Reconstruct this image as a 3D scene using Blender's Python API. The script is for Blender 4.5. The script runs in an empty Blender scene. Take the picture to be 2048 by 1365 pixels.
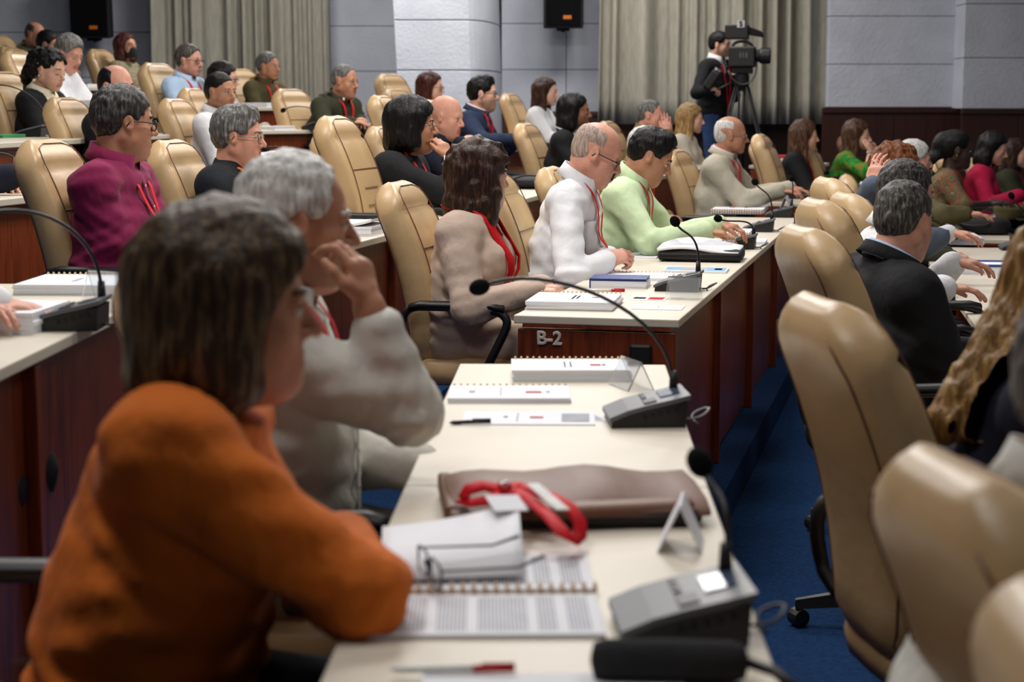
import bpy, bmesh, math, random
import numpy as np
from mathutils import Vector, Matrix
from concurrent.futures import ThreadPoolExecutor
random.seed(11)
sc = bpy.context.scene
COL = sc.collection
R = math.radians

# ---------------------------------------------------------------- camera
FPX, HZ, HC = 3450.0, 215.0, 1.42          # focal length and horizon in px of the 2048 x 1365 frame, eye height
TH = math.atan((682.5 - HZ) / FPX)
cd = bpy.data.cameras.new('camera'); cam = bpy.data.objects.new('camera', cd); COL.objects.link(cam)
cam.location = (0, 0, HC); cam.rotation_euler = (math.pi / 2 - TH, 0, 0)
cd.sensor_width = 36.0; cd.lens = FPX / 2048 * 36; cd.clip_end = 100
cd.dof.use_dof = True; cd.dof.focus_distance = 6.7; cd.dof.aperture_fstop = 4.2
sc.camera = cam
# ---------------------------------------------------------------- light
sc.view_settings.view_transform = 'Standard'; sc.view_settings.look = 'None'
sc.view_settings.gamma = 1.0; sc.view_settings.use_curve_mapping = False
sc.view_settings.exposure = -0.25
w = bpy.data.worlds.new('world'); sc.world = w; w.use_nodes = True
w.node_tree.nodes['Background'].inputs[0].default_value = (0.62, 0.62, 0.66, 1)
w.node_tree.nodes['Background'].inputs[1].default_value = 0.06
LAMPS = [  # x, y, z, size, watts : ceiling panels over the hall
    (-1.1, 2.3, 3.9, 1.0, 46), (-0.5, 5.4, 3.9, 1.0, 92), (0.4, 8.4, 3.9, 1.0, 95), (0.2, 12.0, 4.2, 1.2, 120),
    (-1.9, 16.8, 4.4, 1.0, 130), (0.2, 16.9, 4.4, 1.0, 60), (1.4, 16.8, 4.4, 1.0, 85), (-2.2, 7.2, 4.0, 1.0, 75), (-2.2, 11.6, 4.4, 1.0, 75),
    (2.6, 8.0, 3.9, 1.0, 40), (3.4, 12.5, 4.2, 1.0, 28), (1.8, 3.4, 3.9, 1.0, 30)]
for i, (x, y, z, s, wt) in enumerate(LAMPS):
    l = bpy.data.lights.new('ceiling_lamp', 'AREA'); l.shape = 'SQUARE'; l.size = s; l.energy = wt; l.color = (1.0, 0.965, 0.93)
    o = bpy.data.objects.new('ceiling_lamp', l); o.location = (x, y, z); COL.objects.link(o)

# ---------------------------------------------------------------- helpers
def ray(px, py):
    c, s = math.cos(TH), math.sin(TH); u = (px - 1024) / FPX; v = (682.5 - py) / FPX
    return Vector((u, c + v * s, -s + v * c))
def at(px, py, z):                       # where the sight line through a pixel meets the level z
    r = ray(px, py); t = (z - HC) / r.z
    return Vector((r.x * t, r.y * t, z))
def atY(px, py, Y):                      # the point of that sight line at depth Y
    r = ray(px, py); return Vector((r.x * Y / r.y, Y, HC + r.z * Y / r.y))
def lin(c):
    return tuple((x / 12.92 if x <= .04045 else ((x + .055) / 1.055) ** 2.4) for x in c)
def rgb(r, g, b): return lin((r / 255, g / 255, b / 255))

def tag(o, label=None, cat=None, group=None, kind=None):
    if label: o['label'] = label
    if cat: o['category'] = cat
    if group: o['group'] = group
    if kind: o['kind'] = kind
    return o
def empty(name, loc=(0, 0, 0), rz=0.0):
    o = bpy.data.objects.new(name, None); o.location = loc; o.rotation_euler = (0, 0, rz); o.empty_display_size = .1
    COL.objects.link(o); return o
def link(name, me, mats=None, parent=None, smooth=False):
    o = bpy.data.objects.new(name, me); COL.objects.link(o)
    if mats is not None:
        for m in (mats if isinstance(mats, (list, tuple)) else [mats]): me.materials.append(m)
    if smooth:
        me.polygons.foreach_set('use_smooth', [True] * len(me.polygons))
    if parent: o.parent = parent
    return o
def copy_tree(o, parent=None):
    c = o.copy(); COL.objects.link(c); c.parent = parent
    for k in ('label', 'group'):
        if parent is None and k in c: del c[k]
    for ch in list(o.children): copy_tree(ch, c)
    return c

class MB:
    """collects shapes into one mesh"""
    def __init__(s): s.v = []; s.f = []; s.m = []
    def add(s, vs, fs, m=0):
        b = len(s.v); s.v += [tuple(v) for v in vs]; s.f += [tuple(i + b for i in f) for f in fs]; s.m += [m] * len(fs); return s
    def box(s, lo, hi, m=0, M=None):
        x0, y0, z0 = lo; x1, y1, z1 = hi
        v = [(x0,y0,z0),(x1,y0,z0),(x1,y1,z0),(x0,y1,z0),(x0,y0,z1),(x1,y0,z1),(x1,y1,z1),(x0,y1,z1)]
        if M: v = [M @ Vector(p) for p in v]
        return s.add(v, [(0,3,2,1),(4,5,6,7),(0,1,5,4),(1,2,6,5),(2,3,7,6),(3,0,4,7)], m)
    def prism(s, poly, z0, z1, m=0):       # polygon in xy (ccw) extruded in z
        n = len(poly); v = [(p[0], p[1], z0) for p in poly] + [(p[0], p[1], z1) for p in poly]
        f = [tuple(range(n - 1, -1, -1)), tuple(range(n, 2 * n))] + [(i, (i + 1) % n, n + (i + 1) % n, n + i) for i in range(n)]
        return s.add(v, f, m)
    def prism_xz(s, poly, y0, y1, m=0):    # polygon in xz extruded in y
        n = len(poly); v = [(p[0], y0, p[1]) for p in poly] + [(p[0], y1, p[1]) for p in poly]
        f = [tuple(range(n)), tuple(range(2 * n - 1, n - 1, -1))] + [((i + 1) % n, i, n + i, n + (i + 1) % n) for i in range(n)]
        return s.add(v, f, m)
    def tube(s, path, r, n=8, m=0, closed=False):
        P = [Vector(p) for p in path]; N = len(P); rr = r if isinstance(r, (list, tuple)) else [r] * N
        vs = []; up = None
        for i, p in enumerate(P):
            a = P[(i - 1) % N] if (closed or i) else P[0]; b = P[(i + 1) % N] if (closed or i < N - 1) else P[-1]
            t = (b - a).normalized()
            if up is None: up = t.orthogonal().normalized()
            up = (up - t * up.dot(t)); up = up.normalized() if up.length > 1e-6 else t.orthogonal().normalized()
            q = t.cross(up)
            for k in range(n):
                an = 2 * math.pi * k / n; vs.append(p + (up * math.cos(an) + q * math.sin(an)) * rr[i])
        fs = [(i * n + k, i * n + (k + 1) % n, ((i + 1) % N) * n + (k + 1) % n, ((i + 1) % N) * n + k) for i in range(N if closed else N - 1) for k in range(n)]
        if not closed: fs += [tuple(range(n - 1, -1, -1)), tuple((N - 1) * n + k for k in range(n))]
        return s.add(vs, fs, m)
    def lathe(s, prof, n=16, M=None, m=0): # profile of (r, z)
        vs = []; 
        for r, z in prof:
            for k in range(n):
                a = 2 * math.pi * k / n; p = Vector((r * math.cos(a), r * math.sin(a), z)); vs.append(M @ p if M else p)
        N = len(prof)
        fs = [(i * n + k, i * n + (k + 1) % n, (i + 1) * n + (k + 1) % n, (i + 1) * n + k) for i in range(N - 1) for k in range(n)]
        fs += [tuple(range(n - 1, -1, -1)), tuple((N - 1) * n + k for k in range(n))]
        return s.add(vs, fs, m)
    def ball(s, c, r, n=12, M=None, m=0):
        rx, ry, rz = r if isinstance(r, (tuple, list)) else (r, r, r); vs = []; h = n // 2
        for i in range(h + 1):
            a = math.pi * i / h
            for k in range(n):
                b = 2 * math.pi * k / n
                p = Vector((rx * math.sin(a) * math.cos(b), ry * math.sin(a) * math.sin(b), -rz * math.cos(a)))
                p = (M @ p if M else p) + Vector(c); vs.append(p)
        fs = [(i * n + k, i * n + (k + 1) % n, (i + 1) * n + (k + 1) % n, (i + 1) * n + k) for i in range(h) for k in range(n)]
        return s.add(vs, fs, m)
    def loft(s, rows, closed=True, caps=True, m=0):
        n = len(rows[0]); vs = [p for r in rows for p in r]; N = len(rows); K = n if closed else n - 1
        fs = [(i * n + k, i * n + (k + 1) % n, (i + 1) * n + (k + 1) % n, (i + 1) * n + k) for i in range(N - 1) for k in range(K)]
        if caps and closed: fs += [tuple(range(n - 1, -1, -1)), tuple((N - 1) * n + k for k in range(n))]
        return s.add(vs, fs, m)
    def mesh(s, name):
        me = bpy.data.meshes.new(name); me.from_pydata(s.v, [], s.f); me.update()
        if any(s.m): me.polygons.foreach_set('material_index', s.m)
        return me
    def build(s, name, mats, parent=None, smooth=False, bevel=0, seg=2, solid=0, sub=0):
        o = link(name, s.mesh(name), mats, parent, smooth)
        if solid: md = o.modifiers.new('t', 'SOLIDIFY'); md.thickness = solid; md.offset = 0
        if bevel:
            md = o.modifiers.new('b', 'BEVEL'); md.width = bevel; md.segments = seg; md.limit_method = 'ANGLE'
            md.harden_normals = False
        if sub: md = o.modifiers.new('s', 'SUBSURF'); md.levels = md.render_levels = sub
        return o

def text_mesh(name, body, size, extrude, offset, mat, parent):
    cu = bpy.data.curves.new(name, 'FONT'); cu.body = body; cu.size = size; cu.extrude = extrude; cu.bevel_depth = offset; cu.bevel_resolution = 1; cu.align_x = 'CENTER'; cu.align_y = 'CENTER'
    t = bpy.data.objects.new('tmp_text', cu); COL.objects.link(t); bpy.context.view_layer.update()
    me = bpy.data.meshes.new_from_object(t.evaluated_get(bpy.context.evaluated_depsgraph_get())); bpy.data.objects.remove(t)
    me.materials.clear(); return link(name, me, mat, parent)
def bez(p0, p1, p2, p3, n=12):
    p0, p1, p2, p3 = map(Vector, (p0, p1, p2, p3)); out = []
    for i in range(n + 1):
        t = i / n; u = 1 - t; out.append(p0 * u**3 + p1 * 3*u*u*t + p2 * 3*u*t*t + p3 * t**3)
    return out

# ---------------------------------------------------------------- materials
MATS = {}
class NT:
    def __init__(s, name):
        s.m = bpy.data.materials.new(name); s.m.use_nodes = True; s.t = s.m.node_tree; s.b = s.t.nodes['Principled BSDF']
        s.co = s.t.nodes.new('ShaderNodeTexCoord')
    def n(s, k, **kw):
        x = s.t.nodes.new(k)
        for a, v in kw.items():
            if a.startswith('i_'): x.inputs[a[2:].replace('_', ' ')].default_value = v
            else: setattr(x, a, v)
        return x
    def l(s, a, b): s.t.links.new(a, b)
    def vec(s, scale=(1, 1, 1), src='Object', rot=(0, 0, 0)):
        mp = s.n('ShaderNodeMapping'); mp.inputs['Scale'].default_value = scale; mp.inputs['Rotation'].default_value = rot
        s.l(s.co.outputs[src], mp.inputs['Vector']); return mp.outputs['Vector']
    def noise(s, scale, detail=3, vec=None, rough=.5):
        x = s.n('ShaderNodeTexNoise'); x.inputs['Scale'].default_value = scale; x.inputs['Detail'].default_value = detail; x.inputs['Roughness'].default_value = rough
        s.l(vec if vec else s.co.outputs['Object'], x.inputs['Vector']); return x.outputs['Fac']
    def ramp(s, fac, stops):
        r = s.n('ShaderNodeValToRGB'); e = r.color_ramp.elements
        e[0].position, e[0].color = stops[0][0], (*stops[0][1], 1); e[1].position, e[1].color = stops[-1][0], (*stops[-1][1], 1)
        for p, c in stops[1:-1]: k = e.new(p); k.color = (*c, 1)
        s.l(fac, r.inputs['Fac']); return r.outputs['Color']
    def bump(s, fac, strength=.2, dist=.01, prev=None):
        b = s.n('ShaderNodeBump'); b.inputs['Strength'].default_value = strength; b.inputs['Distance'].default_value = dist
        s.l(fac, b.inputs['Height'])
        if prev: s.l(prev, b.inputs['Normal'])
        s.l(b.outputs['Normal'], s.b.inputs['Normal']); return b.outputs['Normal']
    def base(s, c=None, sock=None, rough=.5, metal=0, spec=.5):
        if c: s.b.inputs['Base Color'].default_value = (*c, 1)
        if sock: s.l(sock, s.b.inputs['Base Color'])
        s.b.inputs['Roughness'].default_value = rough; s.b.inputs['Metallic'].default_value = metal
        s.b.inputs['Specular IOR Level'].default_value = spec; return s
def mul(c, k): return tuple(min(1, x * k) for x in c)
def M_plain(name, c, rough=.5, metal=0, spec=.5, var=.12, scale=30, bump=0, bs=200):
    if name in MATS: return MATS[name]
    t = NT(name); t.base(sock=t.ramp(t.noise(scale, 4), [(.3, mul(c, 1 - var)), (.7, mul(c, 1 + var))]), rough=rough, metal=metal, spec=spec)
    if bump: t.bump(t.noise(bs, 3), bump, .004)
    MATS[name] = t.m; return t.m
def M_cloth(name, c, rough=.85, wr=.35, pattern=None, sheen=.0, c2=None):
    if name in MATS: return MATS[name]
    t = NT(name)
    col = t.ramp(t.noise(9, 4), [(.3, mul(c, .93)), (.7, mul(c, 1.05))])
    if pattern == 'print':
        f = t.noise(22, 6, rough=.7); col = t.ramp(f, [(.30, rgb(30, 45, 35)), (.42, rgb(95, 115, 85)), (.5, rgb(150, 70, 50)), (.56, rgb(60, 85, 60)), (.7, rgb(175, 165, 120))])
    if pattern == 'leaf':
        f = t.noise(14, 5, rough=.6); col = t.ramp(f, [(.35, rgb(15, 90, 30)), (.5, rgb(35, 140, 45)), (.58, rgb(150, 95, 25)), (.66, rgb(40, 140, 50))])
    if pattern == 'stripe':
        f = t.noise(16, 4, vec=t.vec((1, .2, 3))); col = t.ramp(f, [(.35, mul(c, .35)), (.5, c), (.62, mul(c, .5)), (.75, mul(c, 1.1))])
    t.base(sock=col, rough=rough, spec=.25)
    t.b.inputs['Sheen Weight'].default_value = sheen
    n1 = t.bump(t.noise(16, 3, vec=t.vec((1, 1, .6)), rough=.45), wr, .03)
    t.bump(t.noise(600, 2), .12, .002, n1)
    MATS[name] = t.m; return t.m
def M_hair(name, c, c2=None, rough=.42):
    if name in MATS: return MATS[name]
    t = NT(name); c2 = c2 or mul(c, 1.9)
    f = t.noise(105, 5, vec=t.vec((1, 1, .12)), rough=.65)
    t.base(sock=t.ramp(f, [(.32, mul(c, .55)), (.5, c), (.68, c2)]), rough=rough, spec=.22)
    t.bump(t.noise(120, 4, vec=t.vec((1, 1, .08))), .7, .008)
    MATS[name] = t.m; return t.m
def M_skin(name, c):
    if name in MATS: return MATS[name]
    t = NT(name)
    a = t.n('ShaderNodeAttribute', attribute_name='tint')
    base = t.ramp(t.noise(45, 4), [(.3, mul(c, .92)), (.7, mul(c, 1.06))])
    mx = t.n('ShaderNodeMix', data_type='RGBA'); t.l(a.outputs['Alpha'], mx.inputs['Factor']); t.l(base, mx.inputs['A']); t.l(a.outputs['Color'], mx.inputs['B'])
    t.base(sock=mx.outputs['Result'], rough=.48, spec=.4)
    t.b.inputs['Subsurface Weight'].default_value = .12; t.b.inputs['Subsurface Radius'].default_value = (.012, .004, .002)
    t.bump(t.noise(260, 3), .15, .003)
    MATS[name] = t.m; return t.m

def M_leather(name, c, rough=.36):
    t = NT(name)
    t.base(sock=t.ramp(t.noise(5, 5), [(.3, mul(c, .9)), (.7, mul(c, 1.06))]), rough=rough, spec=.45)
    n1 = t.bump(t.noise(14, 4), .12, .02); v = t.n('ShaderNodeTexVoronoi'); v.inputs['Scale'].default_value = 320; t.l(t.co.outputs['Object'], v.inputs['Vector'])
    t.bump(v.outputs['Distance'], .10, .002, n1); return t.m
def M_wood(name, c1, c2, rough=.33, rot=(0, 0, 0)):
    t = NT(name)
    f = t.noise(4, 6, vec=t.vec((9, 9, .7), rot=rot), rough=.6)
    t.base(sock=t.ramp(f, [(.25, c1), (.55, c2), (.8, mul(c1, .8))]), rough=rough, spec=.45)
    t.b.inputs['Coat Weight'].default_value = .15; t.b.inputs['Coat Roughness'].default_value = .25
    t.bump(t.noise(30, 4, vec=t.vec((6, 6, .5), rot=rot)), .08, .004); return t.m
TAN = M_leather('tan_leather', rgb(194, 163, 120))
BROWNL = M_leather('brown_leather', rgb(112, 74, 54), .5)
WOOD = M_wood('mahogany_veneer', rgb(66, 26, 13), rgb(128, 56, 28))
WOOD_D = M_wood('dark_wainscot_wood', rgb(44, 22, 17), rgb(62, 32, 24), .4)
LAM = M_plain('cream_laminate', rgb(216, 207, 190), .42, spec=.4, var=.03, scale=3)
EDGE = M_plain('cream_edging', rgb(205, 192, 168), .5, var=.04)
BLACK = M_plain('black_plastic', rgb(22, 22, 24), .45, var=.1)
BLACKM = M_plain('matt_black_plastic', rgb(15, 15, 17), .7, var=.1, bump=.2, bs=300)
FOAM = M_plain('black_foam', rgb(14, 14, 16), .95, spec=.1, bump=.6, bs=500)
GREYP = M_plain('grey_plastic', rgb(92, 95, 101), .42, var=.05)
SCREEN = M_plain('dark_lcd', rgb(70, 84, 110), .15, spec=.6, var=.05)
METAL = M_plain('steel', rgb(190, 190, 195), .25, 1.0)
PAPER = M_plain('white_paper', rgb(238, 240, 246), .75, spec=.2, var=.02, scale=6)
PAPER2 = M_plain('cream_paper', rgb(235, 226, 196), .8, spec=.2, var=.03)
INK = M_plain('black_ink', rgb(40, 40, 46), .8, spec=.1)
INKG = M_plain('grey_print', rgb(176, 178, 186), .8, spec=.1)
INKR = M_plain('red_ink', rgb(190, 40, 50), .7, spec=.1)
SPIRAL = M_plain('gold_spiral', rgb(196, 158, 106), .4, spec=.5)
REDR = M_cloth('red_ribbon', rgb(214, 24, 38), .6, .1)
BLUEC = M_plain('blue_cover', rgb(36, 62, 130), .45)
LBLUE = M_plain('light_blue_card', rgb(110, 170, 220), .5)
CABLE = M_plain('grey_cable', rgb(150, 150, 150), .5)
CABLED = M_plain('dark_cable', rgb(52, 50, 50), .5)
ORANGEP = M_plain('orange_badge', rgb(205, 110, 20), .5)
LETTER = M_plain('silver_lettering', rgb(205, 200, 190), .4)
REDP = M_plain('red_plastic', rgb(190, 22, 30), .4)
GOLD = M_plain('gold', rgb(215, 165, 70), .25, 1.0)
WHITEP = M_plain('white_plastic', rgb(232, 232, 230), .35)
EYEW = M_plain('eye_white', rgb(196, 186, 178), .2, var=.03)
EYEI = M_plain('eye_iris', rgb(32, 20, 14), .12)
GLASSM = M_plain('dark_spectacle_frame', rgb(24, 22, 24), .35)
WIREM = M_plain('thin_metal_spectacle_frame', rgb(150, 140, 125), .3, .9)
t = NT('clear_acrylic'); t.base((.93, .95, .97), rough=.08); t.b.inputs['Transmission Weight'].default_value = .92; t.b.inputs['IOR'].default_value = 1.18; ACRY = t.m
t = NT('spectacle_lens'); t.base((1, 1, 1), rough=.03); t.b.inputs['Transmission Weight'].default_value = 1; t.b.inputs['IOR'].default_value = 1.05; LENS = t.m
t = NT('plaster_wall'); t.base(sock=t.ramp(t.noise(2.5, 5), [(.3, rgb(196, 200, 210)), (.7, rgb(210, 214, 224))]), rough=.8, spec=.2); t.bump(t.noise(28, 6, rough=.65), .45, .02); PLAST = t.m
t = NT('wall_joint'); t.base(rgb(150, 153, 162), rough=.9); JOINT = t.m
t = NT('blue_carpet'); t.base(sock=t.ramp(t.noise(70, 6, rough=.8), [(.3, rgb(14, 36, 70)), (.7, rgb(34, 70, 116))]), rough=.95, spec=.1); t.bump(t.noise(400, 3), .7, .01); CARPET = t.m
t = NT('curtain_cloth'); t.base(sock=t.ramp(t.noise(40, 5, vec=t.vec((1, 1, .15))), [(.3, rgb(156, 152, 138)), (.7, rgb(176, 172, 158))]), rough=.9, spec=.15); t.bump(t.noise(300, 2), .3, .004); CURT = t.m
t = NT('ceiling_white'); t.base(rgb(205, 205, 205), rough=.9); CEIL = t.m
# ---------------------------------------------------------------- rows of the hall: front edge of each desk row and its level
LV = {'A': -.15, 'B': 0.0, 'C': .17, 'D': .34, 'E': .51, 'F': .68, 'G': .85, 'H': 1.02}
EDGE_LINE = {
 'A': [(1.15, -3), (1.5, 2), (2.1, 5.5), (2.98, 10.3), (3.9, 14.3), (5.2, 18.6)],
 'B': [(.25, -3), (.31, 1.2), (.41, 4.6), (.54, 5.53), (1.78, 10.7), (2.30, 12.4), (3.45, 16.3), (4.1, 18.6)],
 'C': [(-1.1, -3), (-1.05, 1), (-.98, 4.7), (-.75, 5.8), (.38, 11.2), (1.05, 12.7), (2.1, 16), (2.9, 18.6)],
 'D': [(-2.4, -3), (-2.1, 5), (-1.9, 6.4), (-1.6, 8.1), (-.95, 10.9), (-.2, 13.2), (.4, 15.5), (1.4, 18.6)],
 'E': [(-3.4, -3), (-2.8, 6), (-2.45, 8.4), (-2.15, 11.3), (-1.97, 12.5), (-.75, 13.8), (-.3, 16), (0, 18.6)],
 'F': [(-4.2, -3), (-3.6, 6), (-3.3, 9), (-3.0, 12), (-2.2, 14.0), (-1.25, 15.4), (-.9, 18.6)],
 'G': [(-5.0, -3), (-4.4, 8), (-4.1, 12), (-3.5, 15), (-2.6, 17), (-2.2, 18.6)],
 'H': [(-6.0, -3), (-5.4, 8), (-5.2, 14), (-4.9, 16.4), (-4.6, 18.6)]}
# ---- room shell
def struct(name, mb, mats, parent=None, **k):
    o = mb.build(name, mats, parent, **k)
    if parent is None: o['kind'] = 'structure'
    return o
struct('floor', MB().box((-9, -4, -.45), (9, 21, -.30)), CARPET)
for k in 'ABCDEFGH':
    ln = EDGE_LINE[k]
    poly = [(-9, -3)] + [(x + .07, y) for x, y in ln] + [(-9, 18.6)]
    struct('floor', MB().prism(poly, -.3, LV[k]), CARPET)
struct('ceiling', MB().box((-9, -4, 4.8), (9, 21, 4.95)), CEIL)
struct('wall_left', MB().box((-9.2, -4, -.45), (-9, 21, 4.8)), PLAST)
struct('wall_right', MB().box((9, -4, -.45), (9.2, 21, 4.8)), PLAST)
struct('wall_front', MB().box((-9, -4.2, -.45), (9, -4, 4.8)), PLAST)
wb = struct('wall_back', MB().box((-9, 20.3, -.45), (9, 20.5, 4.8)), JOINT)
def panels(x0, x1, Y, z0, z1, zj, xj, T=.3, name='panel', mat=PLAST, gap=.006, parent=None):
    zs = [z0] + [z for z in zj if z0 < z < z1] + [z1]; xs = [x0] + xj + [x1]
    for a, b in zip(xs, xs[1:]):
        for c, d in zip(zs, zs[1:]):
            MB().box((a + gap / 2, Y, c + gap / 2), (b - gap / 2, Y + T, d - gap / 2)).build(name, mat, parent or wb, bevel=.006, seg=2)
XA = lambda px, Y: (px - 1024) / FPX * Y
zj = [1.84 + .51 * i for i in range(-1, 6)]
panels(-9, XA(322, 20), 20.0, .9, 4.8, [1.76 + .51 * i for i in range(6)], [-7.4, -5.9, XA(168, 20)])
panels(XA(322, 20), XA(800, 20), 20.0, 1.2, 4.8, [1.83 + .51 * i for i in range(-1, 6)], [-2.9])
panels(XA(1003, 19.6), XA(1215, 19.6), 19.6, 1.37, 4.8, zj, [XA(1131, 19.6)])
panels(XA(1205, 19.6), XA(1660, 19.6), 19.7, 1.3, 4.8, zj, [2.2])
panels(XA(1648, 18.8), XA(1925, 18.8), 18.8, 1.42, 4.8, [1.88 + .51 * i for i in range(6)], [])
panels(XA(1915, 18.4), 9, 18.4, 1.405, 4.8, [1.937 + .56 * i for i in range(6)], [6.4, 7.8], T=.5)
# pilaster with a curved flank
col = struct('wall_pilaster', MB().box((XA(800, 18.4), 18.3, 1.0), (XA(920, 18.4), 20.2, 4.8)), JOINT)
for c, d in zip([.8] + [1.80 + .51 * i for i in range(6)], [1.80 + .51 * i for i in range(6)] + [4.8]):
    sh = lambda z: (z - 1.45) * -.045
    m = MB(); x0, x1 = XA(799, 18), XA(934, 18); g = .005
    pts = [(x0, 18.0), (x1, 18.0)] + [(x1 + (XA(1004, 19.6) - x1) * math.sin(a) ** 1.0, 18.0 + 1.6 * (1 - math.cos(a))) for a in [R(8 * i) for i in range(1, 12)]] + [(XA(1004, 19.6), 19.62), (x0, 19.62)]
    n = len(pts); v = [(p[0] + (sh(c + g) if i < 2 else sh(c + g) * .6), p[1], c + g) for i, p in enumerate(pts)] + [(p[0] + (sh(d - g) if i < 2 else sh(d - g) * .6), p[1], d - g) for i, p in enumerate(pts)]
    m.add(v, [tuple(range(n - 1, -1, -1)), tuple(range(n, 2 * n))] + [(i, (i + 1) % n, n + (i + 1) % n, n + i) for i in range(n)])
    m.build('panel', PLAST, col, bevel=.006)
# dark wainscot under the plaster
def wains(name, x0, x1, Y, z1, n):
    o = struct(name, MB().box((x0, Y + .02, -.3), (x1, Y + .05, z1)), WOOD_D)
    for i in range(n):
        a, b = x0 + (x1 - x0) * i / n, x0 + (x1 - x0) * (i + 1) / n
        MB().box((a + .004, Y, -.25), (b - .004, Y + .02, z1 - .06)).build('wood_panel', WOOD_D, o, bevel=.004)
    MB().box((x0, Y - .02, z1 - .055), (x1, Y + .03, z1)).build('cap_rail', WOOD_D, o, bevel=.006)
wains('wainscot_right', XA(1915, 18.4) - .02, 9, 18.32, 1.405, 7)
wains('wainscot_right', XA(1640, 18.7), XA(1925, 18.7), 18.7, 1.415, 2)
wains('wainscot_back', XA(1000, 19.4), XA(1660, 19.4), 19.35, 1.375, 5)

# curtains
def curtain(label, x0, x1, Y, z0, folds, amp, seed):
    # folds of uneven width
    rnd = random.Random(seed); N = folds * 14; rows = []
    ph = [rnd.uniform(0, 6.28) for _ in range(5)]
    for j, z in enumerate([z0 + (4.6 - z0) * i / 12 for i in range(13)]):
        r = []
        for i in range(N + 1):
            u = i / N; fl = 1 + .03 * (1 - j / 12)
            a = folds * u * 6.2832 + 2.2 * math.sin(u * 7 + ph[0]) + 1.6 * math.sin(u * 17 + ph[1])
            d = amp * (math.sin(a) * (.65 + .35 * math.sin(u * 9 + ph[2])) + .35 * math.sin(2 * a + ph[3] + j * .05)) 
            r.append((x0 + (x1 - x0) * (.5 + (u - .5) * fl) , Y - d - .02 * math.sin(a * .5 + j * .2), z))
        rows.append(r)
    o = MB().loft(rows, closed=False, caps=False).build('curtain', CURT, None, smooth=True, solid=.006)
    tag(o, label, 'curtain', 'floor-length grey curtains'); return o
curtain('grey beige pleated curtain left of the white pilaster, behind the officers', XA(322, 19.5), XA(662, 19.5), 19.45, 1.0, 9, .085, 3)
curtain('grey beige pleated curtain behind the cameraman, right of the hanging loudspeaker', XA(1200, 19), XA(1655, 19), 18.95, 1.24, 11, .085, 8)

# ---------------------------------------------------------------- loudspeakers
def speaker(label, px0, px1, pyb, Y, tilt):
    x0, x1 = XA(px0, Y), XA(px1, Y); wd = x1 - x0; c = atY((px0 + px1) / 2, pyb, Y)
    r = empty('loudspeaker', (c.x, Y, c.z)); r.rotation_euler = (R(tilt), 0, 0)
    tag(r, label, 'speaker', 'hanging loudspeakers')
    m = MB().prism([(-wd/2, 0), (wd/2, 0), (wd/2*.8, .36), (-wd/2*.8, .36)], 0, .78); m.build('cabinet', BLACKM, r, bevel=.02, seg=3)
    MB().box((-wd/2 + .03, -.014, .03), (wd/2 - .03, .0, .75)).build('grille', FOAM, r, bevel=.008)
    MB().box((-.005, -.02, .10), (.085, -.012, .14)).build('badge', ORANGEP, r, bevel=.003)
    MB().tube([(0, .2, -.03), (0, .35, -.03), (0, .5, .1)], .02).build('bracket', BLACKM, r)
    MB().box((-.07, .12, -.03), (.07, .26, .002)).build('mounting_plate', BLACKM, r)
speaker('black loudspeaker hanging on the dark wall at far left', 141, 221, 77, 19.4, 4)
speaker('black loudspeaker hanging on the white wall beside the right curtain', 1087, 1167, 57, 19.0, 4)

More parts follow.
